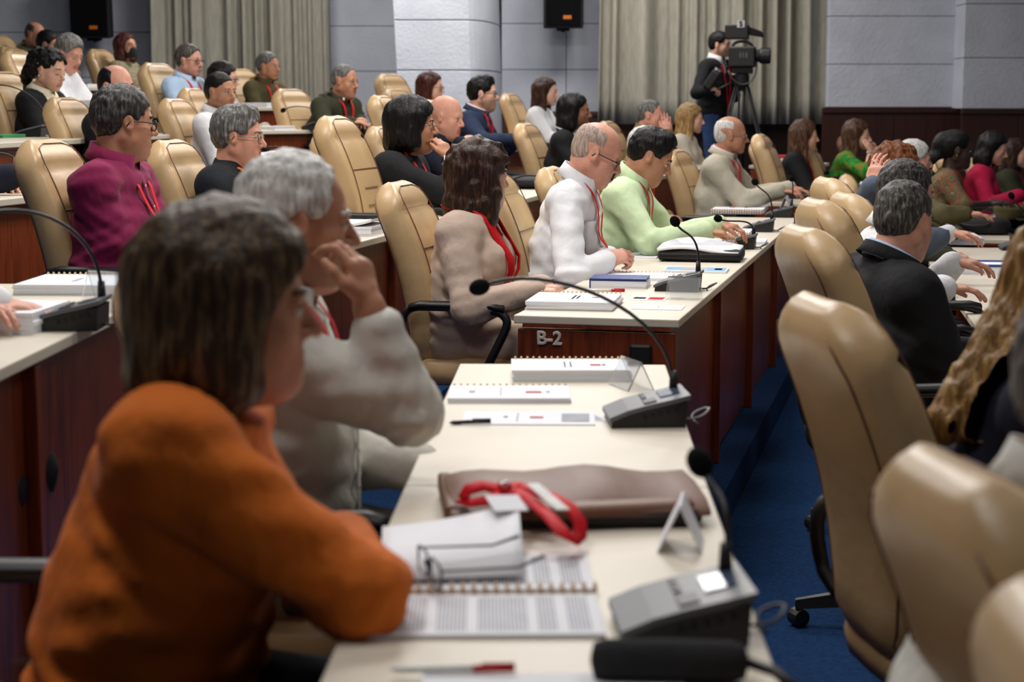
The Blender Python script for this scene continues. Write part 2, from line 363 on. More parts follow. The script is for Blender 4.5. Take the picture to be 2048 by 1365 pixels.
# ---------------------------------------------------------------- desks
def desk(label, pts, lev, width=.55, splits=None, sign=None, ends=(True, True), fins=None, group='rows of long desks'):
    """pts: front edge from the near end to the far end; the sitters are on its left"""
    z = LV[lev] if isinstance(lev, str) else lev; zt = z + .74
    P = [Vector((x, y, 0)) for x, y in pts]; r = empty('long_desk', (P[0].x, P[0].y, z)); o = P[0]
    tag(r, label, 'desk', group)
    nr = []
    for i, p in enumerate(P):
        a = P[max(0, i - 1)]; b = P[min(len(P) - 1, i + 1)]; t = (b - a).normalized(); nr.append(Vector((-t.y, t.x, 0)))
    def q(i, off, along=0):   # point on section i, off to the left
        t = (P[min(len(P) - 1, i + 1)] - P[max(0, i - 1)]).normalized()
        v = P[i] + nr[i] * off + t * along - o; return (v.x, v.y)
    for i in range(len(P) - 1):
        poly = [q(i, 0, .002 if i else 0), q(i + 1, 0, -.002), q(i + 1, width, -.002), q(i, width, .002 if i else 0)]
        MB().prism(poly, .712, .74).build('desktop', LAM, r, bevel=.004)
        MB().prism([q(i, .03), q(i + 1, .03), q(i + 1, width - .03), q(i, width - .03)], .70, .7115).build('apron', WOOD, r)
        L = (P[i + 1] - P[i]).length; n = max(1, round(L / 1.35))
        for k in range(n):
            s0, s1 = L * k / n, L * (k + 1) / n
            MB().prism([q(i, .045, s0 + .02), q(i, .045, s1 - .02), q(i, .07, s1 - .02), q(i, .07, s0 + .02)], .02, .70).build('front_panel', WOOD, r, bevel=.003)
            for s in ((s0, s1) if k == n - 1 and i == len(P) - 2 else (s0,)):
                if s == 0 and i == 0: continue
                MB().prism([q(i, .015, s - .02), q(i, .015, s + .02), q(i, .42, s + .02), q(i, .42, s - .02)], .0, .70).build('leg_panel', WOOD, r, bevel=.003)
    if ends[0]:
        MB().prism([q(0, .012, .008), q(0, .012, .032), q(0, width - .012, .032), q(0, width - .012, .008)], 0, .695).build('end_panel', WOOD, r, bevel=.003)
    if sign:
        a = math.atan2(-nr[0].y, -nr[0].x)
        t = text_mesh('row_number', sign, .062, .002, .0022, LETTER, r)
        c = Vector((*q(0, width - .12), 0)); t.location = (c.x, c.y, .664); t.location += Vector((math.sin(a), -math.cos(a), 0)) * -.004
        t.rotation_euler = (math.pi / 2, 0, a)
        m = MB().box((-.036, -.008, -.055), (.036, .012, .055)); b = m.build('cable_port', BLACK, r, bevel=.008)
        c = Vector((*q(0, .125), .60)); b.location = c; b.rotation_euler = (0, 0, a)
    return r
desk('long cream-topped desk at the front with the brown bag and open papers on it', [(.295, 1.2), (.355, 3.05), (.41, 4.55)], 'B')
desk('long cream-topped desk whose brown end panel reads B-2', [(.54, 5.53), (1.78, 10.7)], 'B', sign='B-2')
desk('cream desk at which the old man in the beige jacket sits', [(2.30, 12.35), (3.3, 15.9)], 'B')
desk('cream desk at the left edge with a black microphone unit and acrylic stand', [(-1.06, 1.0), (-.975, 5.0)], 'C')
desk('cream desk in front of the men in maroon and black, open notebook on it', [(-.74, 5.85), (.36, 11.1)], 'C')
desk('cream desk behind the man in the pale green shirt, blonde woman behind it', [(1.05, 12.75), (2.0, 15.9)], 'C')
desk('short cream desk end with a red folder behind the edge-on empty chair', [(2.62, 15.2), (2.95, 16.1)], 'C')
desk('cream desk left of the maroon shirt, at the left edge with papers on it', [(-1.93, 6.35), (-.64, 12.3)], 'D')
desk('cream desk at which the man in the navy suit sits', [(-.40, 12.8), (.50, 16.4)], 'D')
desk('cream desk at upper left, black haired woman in a blazer behind it', [(-2.5, 8.3), (-2.12, 11.5)], 'E')
desk('cream desk with brown front panel before the uniformed man with medals', [(-2.0, 12.75), (-.72, 14.0)], 'E')
desk('cream desk far back near the left wall, white shirted reader behind it', [(-3.25, 9.5), (-2.9, 12.6)], 'F')
desk('cream desk far back before the officer and the man in light blue', [(-2.95, 13.3), (-1.3, 15.3)], 'F')
desk('cream desk at the far back left under the hanging loudspeaker, masked woman behind it', [(-4.35, 12.0), (-3.0, 16.9)], 'G')
desk('cream desk in the far left corner, hidden behind the seated officers', [(-5.3, 14.0), (-4.95, 17.6)], 'H')
desk('cream desk at the right with a blue folder and papers on it', [(1.55, 2.2), (2.15, 5.5), (2.98, 10.25)], 'A')
desk('cream desk at far right before the women in print and crimson', [(3.15, 10.9), (4.35, 15.2)], 'A')

# ---------------------------------------------------------------- high-back chairs
def chair_meshes():
    out = {}
    # back: closed rings swept up a curved spine; ring in (x forward, y sideways)
    K = 28; ts = [0, .02, .06, .15, .3, .45, .6, .72, .8, .84, .86, .9, .94, .97, .99, 1.0]
    def spine(t): return Vector((-.17 - .04 * t - .13 * t * t + .025 * math.sin(t * 3.1), 0, .46 + .67 * t))
    def hw(t):
        b = .188 + .042 * math.sin(min(1, t / .8) * 2.2)
        if t > .80: b *= max(.0, 1 - ((t - .80) / .2) ** 2.6 * .55)
        if t < .06: b *= .9 + t
        return b
    def th(t): return (.062 + .012 * math.sin(t * 3.14)) * (1 if t < .9 else max(.3, math.sqrt(max(0, 1 - ((t - .9) / .1) ** 2) * .91 + .09))) * (1 if t > .05 else .7 + 6 * t)
    rows = []
    for t in ts:
        c = spine(t); d = (spine(min(1, t + .02)) - spine(max(0, t - .02))).normalized(); nx = Vector((d.z, 0, -d.x))  # forward normal
        r = []
        crease = .012 if abs(t - .84) < .001 else 0
        for k in range(K):
            a = 2 * math.pi * k / K; ca, sa = math.cos(a), math.sin(a)
            u = math.copysign(abs(ca) ** .55, ca); v = math.copysign(abs(sa) ** .7, sa)
            f = th(t) * u
            if u > 0: f += .018 * abs(v) ** 3 - .006 - crease
            r.append(c + nx * f + Vector((0, v * hw(t), 0)))
        rows.append(r)
    out['backrest'] = (MB().loft(rows).mesh('backrest'), TAN, True)
    sm = MB()
    def onback(t, v, side=1, off=.002):
        c = spine(t); d = (spine(min(1, t + .02)) - spine(max(0, t - .02))).normalized(); nx = Vector((d.z, 0, -d.x))
        ca = max(0, 1 - abs(v) ** (2 / .7)) ** .5; u = ca ** .55
        f = th(t) * u * side
        if side > 0: f += .018 * abs(v) ** 3 - .006
        return c + nx * (f + off * side) + Vector((0, v * hw(t), 0))
    for s in (-1, 1): sm.tube([onback(t, s * .80) for t in [i / 20 * .93 for i in range(1, 21)]] + [onback(.955, s * .5)], .0022, 5)
    sm.tube([onback(.955, v) for v in (-.5, -.25, 0, .25, .5)], .0022, 5)
    sm.tube([onback(.62, v / 10) for v in range(-8, 9)], .0022, 5)
    for t in (.5, .39, .28, .17): sm.tube([onback(t, v / 10) for v in range(-4, 5)], .0022, 5)
    for s in (-1, 1): sm.tube([onback(t, s * .86, -1) for t in [i / 20 * .95 for i in range(1, 21)]], .0022, 5)
    out['seam'] = (sm.mesh('seam'), BROWNL, True)
    rows = []
    for i, (z, sc_) in enumerate([(.385, .86), (.395, .97), (.43, 1.0), (.465, .98), (.48, .9), (.487, .6)]):
        r = []
        for k in range(24):
            a = 2 * math.pi * k / 24; ca, sa = math.cos(a), math.sin(a)
            r.append((.03 + .24 * sc_ * math.copysign(abs(ca) ** .5, ca), .25 * sc_ * math.copysign(abs(sa) ** .5, sa), z))
        rows.append(r)
    out['seat'] = (MB().loft(rows).mesh('seat'), TAN, True)
    for s, nm in ((-1, 'armrest'), (1, 'armrest_b')):
        m = MB(); y = s * .285
        pth = [(-.20, s * .20, .50)] + bez((-.20, y, .52), (-.235, y, .64), (-.22, y, .685), (-.15, y, .69), 8) + bez((.02, y, .69), (.17, y, .69), (.20, y, .66), (.17, y, .60), 8) + bez((.14, y, .54), (.11, y, .48), (.10, y, .45), (.06, s * .2, .43), 6)
        m.tube(pth, [.016] * len(pth), 8)
        rows = []
        for i in range(9):
            x = -.19 + .36 * i / 8; wv = .030 if 0 < i < 8 else .02; zc = .697 - (.012 if i in (0, 8) else 0)
            rows.append([(x, y + wv * ca, zc + .016 * sa) for ca, sa in [(math.cos(q * .5236), math.sin(q * .5236)) for q in range(12)]])
        m.loft(rows)
        out[nm] = (m.mesh('armrest'), BLACK, True)
    out['gas_column'] = (MB().lathe([(.03, .10), (.03, .25), (.022, .25), (.022, .36), (.10, .37), (.10, .388)], 14).mesh('gas_column'), BLACK, False)
    legs = []
    for k in range(5):
        a = 2 * math.pi * k / 5 + .3; ca, sa = math.cos(a), math.sin(a)
        m = MB(); rows = []
        for d, z, wv, h in [(.03, .105, .03, .03), (.15, .095, .024, .022), (.30, .07, .016, .014)]:
            rows.append([(ca * d - sa * y, sa * d + ca * y, z + zz) for y, zz in [(-wv, -h), (wv, -h), (wv * .7, h), (-wv * .7, h)]])
        m.loft(rows); m.tube([(ca * .29, sa * .29, .07), (ca * .29, sa * .29, .03)], .008, 6)
        M = Matrix.Translation((ca * .29, sa * .29, .028)) @ Matrix.Rotation(a + .6, 4, 'Z') @ Matrix.Rotation(math.pi / 2, 4, 'X')
        m.lathe([(.012, -.025), (.027, -.022), (.028, 0), (.027, .022), (.012, .025)], 12, M)
        out['base_leg%d' % k] = (m.mesh('base_leg'), BLACK, False)
    return out
CM = chair_meshes(); CHAIRS = 0
for me, m, s in CM.values():
    me.materials.append(m)
    if s: me.polygons.foreach_set('use_smooth', [True] * len(me.polygons))
def chair(label, x, y, z, yaw=0, dz=0, tilt=0, lod=False):
    r = empty('office_chair', (x, y, z), R(yaw)); tag(r, label, 'chair', 'tan leather high-back chairs')
    for k, (me, m, s) in CM.items():
        nm = 'armrest' if k.startswith('armrest') else 'base_leg' if k.startswith('base_leg') else k
        o = bpy.data.objects.new(nm, me); COL.objects.link(o); o.parent = r
        if k[:4] in ('back', 'seam', 'seat', 'armr'):
            o.location.z = dz
            if tilt and k in ('backrest', 'seam'):
                o.matrix_local = Matrix.Translation((-.19, 0, .46 + dz)) @ Matrix.Rotation(-R(tilt), 4, 'Y') @ Matrix.Translation((.19, 0, -.46))
    return r

# ---------------------------------------------------------------- conference microphone units
def mic_base_meshes():
    b = MB().prism_xz([(-.11, 0), (.10, 0), (.105, .055), (.06, .052), (-.108, .018)], -.078, .078).mesh('body')
    rows = []
    for x, z in [(-.115, .017), (-.06, .034), (.0, .046), (.06, .056), (.112, .066)]:
        rows.append([(x, -.083, z - .004), (x, .083, z - .004), (x, .083, z + .006), (x, -.083, z + .006)])
    t = MB().loft(rows).mesh('top_plate')
    # local frame of the sloped top: helper for little boxes
    def slab(x0, x1, y0, y1, h):
        f = lambda x: .046 + .167 * x + .006
        m = MB(); v = [(x0, y0, f(x0)), (x1, y0, f(x1)), (x1, y1, f(x1)), (x0, y1, f(x0))]
        v += [(a, b_, c + h) for a, b_, c in v]; return m.add(v, [(0,3,2,1),(4,5,6,7),(0,1,5,4),(1,2,6,5),(2,3,7,6),(3,0,4,7)])
    s = slab(.035, .09, -.03, .045, .003).mesh('display')
    k = slab(-.015, .02, -.065, -.02, .003)
    for i in range(3): k.add(*(lambda q: (q.v, q.f))(slab(-.015 + .002, .0, .0 + .025 * i, .018 + .025 * i, .003)))
    k = k.mesh('buttons')
    g = MB()
    for i in range(5): g.box((-.02 + .022 * i, -.080, .018 + .004 * i), (-.008 + .022 * i, -.0775, .028 + .004 * i))
    g = g.mesh('side_slots')
    for me, m in ((b, BLACK), (t, GREYP), (s, SCREEN), (k, BLACK), (g, BLACKM)): me.materials.append(m)
    return dict(body=b, top_plate=t, display=s, buttons=k, side_slots=g)
MM = mic_base_meshes()
def mic(label, px, py, z, head=None, headY=None, yaw=0, cable=True, plinth=False, dark=False, hl=None, cmat=None):
    """base centre seen at px, py on the table level z; head = pixel of the foam ball"""
    c = at(px, py, z); r = empty('conference_microphone', c, R(yaw)); tag(r, label, 'microphone', 'desk microphone units')
    for k, me in MM.items():
        o = bpy.data.objects.new(k, me); COL.objects.link(o); o.parent = r; o.scale = (.76, .92, 1)
    inv = Matrix.Rotation(-R(yaw), 4, 'Z')
    p0 = Vector((.066, .048, .06))
    if hl: H = Vector(hl)
    else:
        H = inv @ (atY(head[0], head[1], headY or c.y) - c)
    d = Vector((0, 0, 1))
    m = MB(); path = bez(p0, p0 + Vector((.01, 0, .6 * abs(H.z - p0.z) + .05)), H + Vector((.12, .0, .06 * 1)) if H.x < p0.x - .15 else H + (p0 - H) * .25 + Vector((.01, 0, -.01)), H, 16)
    m.tube([p0 + Vector((0, 0, -.005)), p0 + Vector((0, 0, .045))], [.011, .008], 10)
    m.tube(path, .0042, 8); m.build('gooseneck', BLACK, r, smooth=True)
    t = (path[-1] - path[-3]).normalized(); Q = t.to_track_quat('Z', 'Y').to_matrix().to_4x4()
    MB().ball(H + t * .008, (.0185, .0185, .024), 14, Q).build('foam_windscreen', FOAM, r, smooth=True)
    if cable:
        m = MB(); pts = bez((.10, .0, .01), (.13, .0, .0), (.15, -.04, .02), (.165, .01, .028), 10) + bez((.16, .03, .025), (.13, .05, .012), (.12, .02, .006), (.135, -.02, .0), 8)
        m.tube(pts, .0026, 6); o = m.build('cable', cmat or CABLED, r, smooth=True); o.location.x = -.025
    return r

# ---------------------------------------------------------------- papers
def sheet_stack(name, label, cat, px, py, z, w_, d_, h, yaw=0, mat=PAPER, prints=(), spiral=None, group=None, cover=None, curl=0, pos=None):
    """w_ along local x, d_ along local y; spiral: 'x+' 'x-' 'y+' 'y-' edge"""
    c = Vector(pos) if pos else at(px, py, z); r = empty(name, c, R(yaw)); tag(r, label, cat, group)
    rnd = random.Random(hash(label) % 1000 if False else len(label) * 7 + int(px))
    n = max(1, min(5, int(h / .006))); hh = h / n
    for i in range(n):
        dx, dy, da = rnd.uniform(-.003, .003), rnd.uniform(-.003, .003), rnd.uniform(-.012, .012)
        m = MB(); M = Matrix.Translation((dx, dy, 0)) @ Matrix.Rotation(da, 4, 'Z')
        if curl and i == n - 1:
            rows = []
            for k in range(9):
                x = -w_/2 + w_ * k / 8; zz = i * hh + curl * max(0, (k - 4) / 4) ** 2
                rows.append([(x, -d_/2, zz), (x, d_/2, zz), (x, d_/2, zz + hh - .0003), (x, -d_/2, zz + hh - .0003)])
            m.loft(rows)
        else: m.box((-w_/2, -d_/2, i * hh), (w_/2, d_/2, (i + 1) * hh - .0004), M=M)
        o = m.build('sheets' if not cover or i < n - 1 else 'cover', mat if not cover or i < n - 1 else cover, r)
    for (u0, v0, u1, v1, pm) in prints:
        MB().box((-w_/2 + u0 * w_, -d_/2 + v0 * d_, h), (-w_/2 + u1 * w_, -d_/2 + v1 * d_, h + .0007)).build('print', pm, r)
    if spiral:
        L = w_ if spiral[0] == 'y' else d_; k = int(L / .0155); m = MB(); rr = max(.006, h * .62)
        for i in range(k):
            s = -L/2 + L * (i + .5) / k
            pts = []
            for a in range(8):
                an = a * math.pi / 4; e = (w_ if spiral[0] == 'x' else d_) / 2 * (1 if spiral[1] == '+' else -1)
                q = e + rr * .7 * math.cos(an); zz = h / 2 + rr * math.sin(an)
                zz = max(.001, zz)
                pts.append((q, s, zz) if spiral[0] == 'x' else (s, q, zz))
            m.tube(pts, .0028, 5, closed=True)
        m.build('spiral_binding', SPIRAL, r, smooth=True)
    return r
def tent(label, px, py, z, yaw=0, w_=.13, h=.075, mat=None, group='clear name plate stands', name='name_stand'):
    c = at(px, py, z); r = empty(name, c, R(yaw)); tag(r, label, 'name stand', group)
    d = .035; t_ = .0025
    MB().prism_xz([(-d, 0), (-d + t_, 0), (0, h - 2*t_), (d - t_, 0), (d, 0), (t_/2, h), (-t_/2, h)], -w_/2, w_/2).build('folded_sheet', mat or ACRY, r)
    return r
def pen(label, px, py, z, L, yaw, m1, m2):
    c = at(px, py, z + .005); r = empty('pen', c, R(yaw)); tag(r, label, 'pen', 'pens')
    MB().tube([(-L/2, 0, 0), (-L/2 + .008, 0, 0), (L/2 - .05, 0, 0)], [.001, .0045, .005], 8).build('barrel', m1, r, smooth=True)
    MB().tube([(L/2 - .05, 0, 0), (L/2, 0, 0)], [.0052, .0048], 8).build('cap', m2, r, smooth=True)
    MB().box((L/2 - .04, -.001, .004), (L/2, .001, .0075)).build('clip', m2, r)
    return r
# ---------------------------------------------------------------- signed-distance bodies, meshed with surface nets
A_ = lambda v: np.array(v, dtype=np.float32)
class Field:
    def __init__(s, ax, ay, az):
        s.ax, s.ay, s.az = ax, ay, az; s.F = np.full((len(ax), len(ay), len(az)), .4, np.float32)
    def sl(s, lo, hi):
        i = [(max(0, np.searchsorted(a, l) - 1), min(len(a), np.searchsorted(a, h) + 1)) for a, l, h in zip((s.ax, s.ay, s.az), lo, hi)]
        if any(b - a < 2 for a, b in i): return None
        S = tuple(slice(a, b) for a, b in i)
        return S, s.ax[S[0]][:, None, None], s.ay[S[1]][None, :, None], s.az[S[2]][None, None, :]
    def put(s, S, d, k, op):
        f = s.F[S]
        if op == 'u':
            if k > 0: h = np.maximum(k - np.abs(f - d), 0); s.F[S] = np.minimum(f, d) - h * h * (.25 / k)
            else: s.F[S] = np.minimum(f, d)
        else:
            d = -d
            if k > 0: h = np.maximum(k - np.abs(f - d), 0); s.F[S] = np.maximum(f, d) + h * h * (.25 / k)
            else: s.F[S] = np.maximum(f, d)
    def cap(s, a, b, ra, rb, k=.02, op='u', lat=None, ls=1.0):
        """tapered capsule; lat, ls: stretched ls times along the direction lat"""
        a, b = A_(a), A_(b); r = max(ra, rb); pad = k + .025; e = r * max(1, ls)
        q = s.sl(np.minimum(a, b) - e - pad, np.maximum(a, b) + e + pad)
        if q is None: return
        S, X, Y, Z = q; x, y, z = X - a[0], Y - a[1], Z - a[2]; ba = b - a; L = float(ba @ ba) + 1e-9
        if lat is not None:
            l = A_(lat); l = l / np.linalg.norm(l); dl = x * l[0] + y * l[1] + z * l[2]; g = dl * (1 / ls - 1)
            x, y, z = x + g * l[0], y + g * l[1], z + g * l[2]
            bl = float(ba @ l); ba = ba + l * (bl * (1 / ls - 1)); L = float(ba @ ba) + 1e-9
        h = np.clip((x * ba[0] + y * ba[1] + z * ba[2]) / L, 0, 1)
        d = np.sqrt((x - ba[0] * h) ** 2 + (y - ba[1] * h) ** 2 + (z - ba[2] * h) ** 2) - (ra + (rb - ra) * h)
        s.put(S, d, k, op)
    def ell(s, c, r, Rm=None, k=.02, op='u'):
        c, r = A_(c), A_(r); e = float(r.max()) + k + .025
        q = s.sl(c - e, c + e)
        if q is None: return
        S, X, Y, Z = q; x, y, z = X - c[0], Y - c[1], Z - c[2]
        if Rm is not None:
            x, y, z = (Rm[0, 0] * x + Rm[1, 0] * y + Rm[2, 0] * z, Rm[0, 1] * x + Rm[1, 1] * y + Rm[2, 1] * z, Rm[0, 2] * x + Rm[1, 2] * y + Rm[2, 2] * z)
        k0 = np.sqrt((x / r[0]) ** 2 + (y / r[1]) ** 2 + (z / r[2]) ** 2); k1 = np.sqrt((x / r[0]**2) ** 2 + (y / r[1]**2) ** 2 + (z / r[2]**2) ** 2) + 1e-6
        s.put(S, k0 * (k0 - 1) / k1, k, op)
    def cut(s, p, n):        # remove what lies beyond the plane
        p, n = A_(p), A_(n); n = n / np.linalg.norm(n)
        d = (s.ax[:, None, None] - p[0]) * n[0] + (s.ay[None, :, None] - p[1]) * n[1] + (s.az[None, None, :] - p[2]) * n[2]
        s.F = np.maximum(s.F, d)
    def waves(s, amp, freq, seed, sq=(1, 1, 1), n=6):
        rnd = np.random.RandomState(seed); m = np.abs(s.F) < .05
        I = np.nonzero(m); X, Y, Z = s.ax[I[0]] * sq[0], s.ay[I[1]] * sq[1], s.az[I[2]] * sq[2]; t = np.zeros(len(X), np.float32)
        for i in range(n):
            d = rnd.normal(size=3); d /= np.linalg.norm(d); f = freq * rnd.uniform(.6, 1.7)
            t += np.sin((X * d[0] + Y * d[1] + Z * d[2]) * f + rnd.uniform(0, 6.28) + 1.5 * np.sin((X * d[1] - Y * d[2] + Z * d[0]) * f * .45)).astype(np.float32)
        s.F[I] += amp * t / n * 1.6
    def mesh(s):
        F, ax, ay, az = s.F, s.ax, s.ay, s.az
        S = F < 0; c = np.zeros(tuple(n - 1 for n in F.shape), np.int8)
        o8 = [(i, j, k) for i in (0, 1) for j in (0, 1) for k in (0, 1)]
        nx, ny, nz = F.shape
        for i, j, k in o8: c += S[i:nx - 1 + i, j:ny - 1 + j, k:nz - 1 + k]
        act = (c > 0) & (c < 8); I = np.argwhere(act).astype(np.int32)
        ids = np.full(act.shape, -1, np.int32); ids[act] = np.arange(len(I), dtype=np.int32)
        P = np.zeros((len(I), 3), np.float32); N = np.zeros(len(I), np.float32)
        cf = {o: F[I[:, 0] + o[0], I[:, 1] + o[1], I[:, 2] + o[2]] for o in o8}
        lo = np.stack([ax[I[:, 0]], ay[I[:, 1]], az[I[:, 2]]], 1); st = np.stack([ax[I[:, 0] + 1], ay[I[:, 1] + 1], az[I[:, 2] + 1]], 1) - lo
        for o in o8:
            for d in range(3):
                if o[d]: continue
                p = list(o); p[d] = 1; f0, f1 = cf[o], cf[tuple(p)]; m = (f0 < 0) != (f1 < 0)
                t = np.where(m, f0 / np.where(m, f0 - f1, 1), 0); q = np.tile(A_(o), (len(I), 1)); q[:, d] = t
                P += q * m[:, None]; N += m
        V = lo + st * P / np.maximum(N, 1)[:, None]
        Q = []
        for d in range(3):
            sh = [slice(1, -1)] * 3; sh[d] = slice(0, -1); sh1 = [slice(1, -1)] * 3; sh1[d] = slice(1, None)
            a, b = S[tuple(sh)], S[tuple(sh1)]; E = np.argwhere(a != b)
            if not len(E): continue
            e = E.copy()
            for u in range(3):
                if u != d: e[:, u] += 1
            ins = a[tuple(E.T)]; u, v = [(1, 2), (2, 0), (0, 1)][d]
            def cid(du, dv):
                x = e.copy(); x[:, u] += du; x[:, v] += dv; return ids[x[:, 0], x[:, 1], x[:, 2]]
            q = np.stack([cid(-1, -1), cid(0, -1), cid(0, 0), cid(-1, 0)], 1)
            q[~ins] = q[~ins][:, ::-1]; Q.append(q)
        return V, (np.concatenate(Q) if Q else np.zeros((0, 4), np.int32))
def axis(lo, hi, bands, fine, coarse):
    out = [lo]
    while out[-1] < hi:
        x = out[-1]; st = coarse
        for a, b in bands:
            if a - coarse <= x <= b: st = fine; break
        out.append(x + st)
    return A_(out)
def np_mesh(name, V, Q, tint=None):
    me = bpy.data.meshes.new(name); n = len(Q)
    me.vertices.add(len(V)); me.vertices.foreach_set('co', V.astype(np.float32).ravel())
    me.loops.add(n * 4); me.loops.foreach_set('vertex_index', Q.astype(np.int32).ravel())
    me.polygons.add(n); me.polygons.foreach_set('loop_start', np.arange(0, n * 4, 4, dtype=np.int32)); me.polygons.foreach_set('loop_total', np.full(n, 4, np.int32))
    me.polygons.foreach_set('use_smooth', np.ones(n, bool)); me.update(calc_edges=True)
    if tint is not None:
        a = me.color_attributes.new('tint', 'FLOAT_COLOR', 'POINT'); a.data.foreach_set('color', tint.astype(np.float32).ravel())
    return me
def rot(yaw, pitch, roll=0):     # head turn: yaw left, pitch down, roll
    return np.array(Matrix.Rotation(R(yaw), 3, 'Z') @ Matrix.Rotation(R(pitch), 3, 'Y') @ Matrix.Rotation(R(roll), 3, 'X'), dtype=np.float32)
unit = lambda v: A_(v) / max(1e-9, float(np.linalg.norm(v)))

def rodr(v, k, a): return v * math.cos(a) + np.cross(k, v) * math.sin(a) + k * float(k @ v) * (1 - math.cos(a))
def add_hand(f, h, side, sc_=1.0):
    w, d, n = A_(h['w']), unit(h['d']), unit(h['n']); n = unit(n - d * float(n @ d))
    t = np.cross(d, n) * (1 if side < 0 else -1)       # thumb side; side -1 = right hand
    cu = h.get('curl', .35); sp = h.get('spread', .05); g = sc_
    f.cap(w - d * .01, w + d * .03 * g, .024 * g, .020 * g, .01, lat=t, ls=1.25)
    f.cap(w + d * .035 * g, w + d * .078 * g, .0155 * g, .0145 * g, .012, lat=t, ls=2.6)
    bo = [.031, .0105, -.0105, -.030]; bd = [.086, .091, .087, .078]; ph = [(.043, .026, .021), (.047, .029, .022), (.043, .027, .021), (.034, .021, .018)]
    for i in range(4):
        p = w + d * bd[i] * g * .93 + t * bo[i] * g; ang = h.get('base', 0) ; dd = unit(d + t * sp * (1.5 - i)); ax_ = unit(np.cross(dd, n)); c_i = cu * (1 + .12 * i)
        r_ = (.0092 if i < 3 else .008) * g
        f.cap(p - dd * .02 * g, p, r_, r_, .006)
        for j, (L, c) in enumerate(zip(ph[i], (.75, 1.1, .7))):
            ang += c_i * c; e = dd * math.cos(ang) + n * math.sin(ang); p2 = p + e * L * g
            f.cap(p, p2, r_, r_ * .9, .0035); p = p2; r_ *= .9
    th = h.get('thumb', .6)
    p = w + d * .022 * g + t * .02 * g; e = unit(d * .75 + t * (.75 * th + .15) + n * .25); p2 = p + e * .042 * g
    f.cap(p, p2, .0145 * g, .0115 * g, .012)
    e2 = unit(d * .95 + t * .25 * th + n * (.2 + .3 * cu)); p3 = p2 + e2 * .032 * g; f.cap(p2, p3, .0112 * g, .0098 * g, .006)
    p4 = p3 + unit(e2 + n * .25 - t * .2) * .025 * g; f.cap(p3, p4, .0098 * g, .0082 * g, .005)

def build_head(f, hc, Rh, p):
    H = lambda x, y, z: hc + Rh @ A_((x, y, z)); fem = p.get('fem', False); fat = p.get('fat', 0.0)
    f.ell(H(-.014, 0, .034), (.098, .075, .082), Rh, .01)
    f.ell(H(-.03, 0, .01), (.085, .074, .07), Rh, .02)
    f.ell(H(.030, 0, -.022), (.064, .060, .085), Rh, .03)
    jw = .050 if not fem else .045
    for s in (-1, 1):
        f.cap(H(-.004, s * jw, -.062), H(.066, s * .014, -.104), .022 + .006 * fat, .017, .025)
        f.ell(H(.056, s * .040, -.030), (.024, .022, .020), Rh, .02)
        f.cap(H(-.005, s * .055, -.01), H(-.004, s * .05, -.06), .018, .02, .02)
    f.cap(H(.080, -.030, .014), H(.080, .030, .014), .013, .013, .015)
    f.ell(H(.080, 0, -.105), (.017, .020, .016), Rh, .015)
    for s in (-1, 1): f.ell(H(.097, s * .031, -.008), (.013, .018, .011), Rh, .008, 's')
    nl = p.get('nose', 1.0)
    f.cap(H(.088, 0, .006), H(.104 + .012 * nl, 0, -.036), .0085, .0115, .012)
    for s in (-1, 1): f.ell(H(.099, s * .012, -.041), (.012, .008, .008), Rh, .006)
    f.ell(H(.084, 0, -.072), (.016, .032, .026), Rh, .014)
    for s in (-1, 1): f.ell(H(.048, s * .034, -.062), (.030, .027, .032), Rh, .03)
    f.cap(H(.092, -.020, -.070), H(.0945, 0, -.069), .006, .0075, .006); f.cap(H(.092, .020, -.070), H(.0945, 0, -.069), .006, .0075, .006)
    f.cap(H(.0935, -.016, -.081), H(.0935, .016, -.081), .0078, .0078, .006)
    f.cap(H(.1055, -.024, -.0755), H(.1055, .024, -.0755), .0052, .0052, .004, 's')
    if fat: f.ell(H(.035, 0, -.115), (.05, .045, .028), Rh, .04)
    for s in (-1, 1):   # eyelids
        f.cap(H(.0835, s * .018, .002), H(.0825, s * .044, .0005), .0062, .0056, .004)
        f.cap(H(.083, s * .018, -.0165), H(.081, s * .043, -.015), .0048, .0045, .005)
        if p.get('lids'): f.ell(H(.079, s * .031, -.006), (.0135, .0145, .0125), Rh, .003)
    for s in (-1, 1):   # ears
        Re = Rh @ rot(s * 22, -12)
        c = H(-.004, s * .080, -.012)
        f.ell(c, (.019, .0085, .033), Re, .006)
        f.ell(c + Re @ A_((.003, s * .008, .004)), (.011, .006, .020), Re, .004, 's')

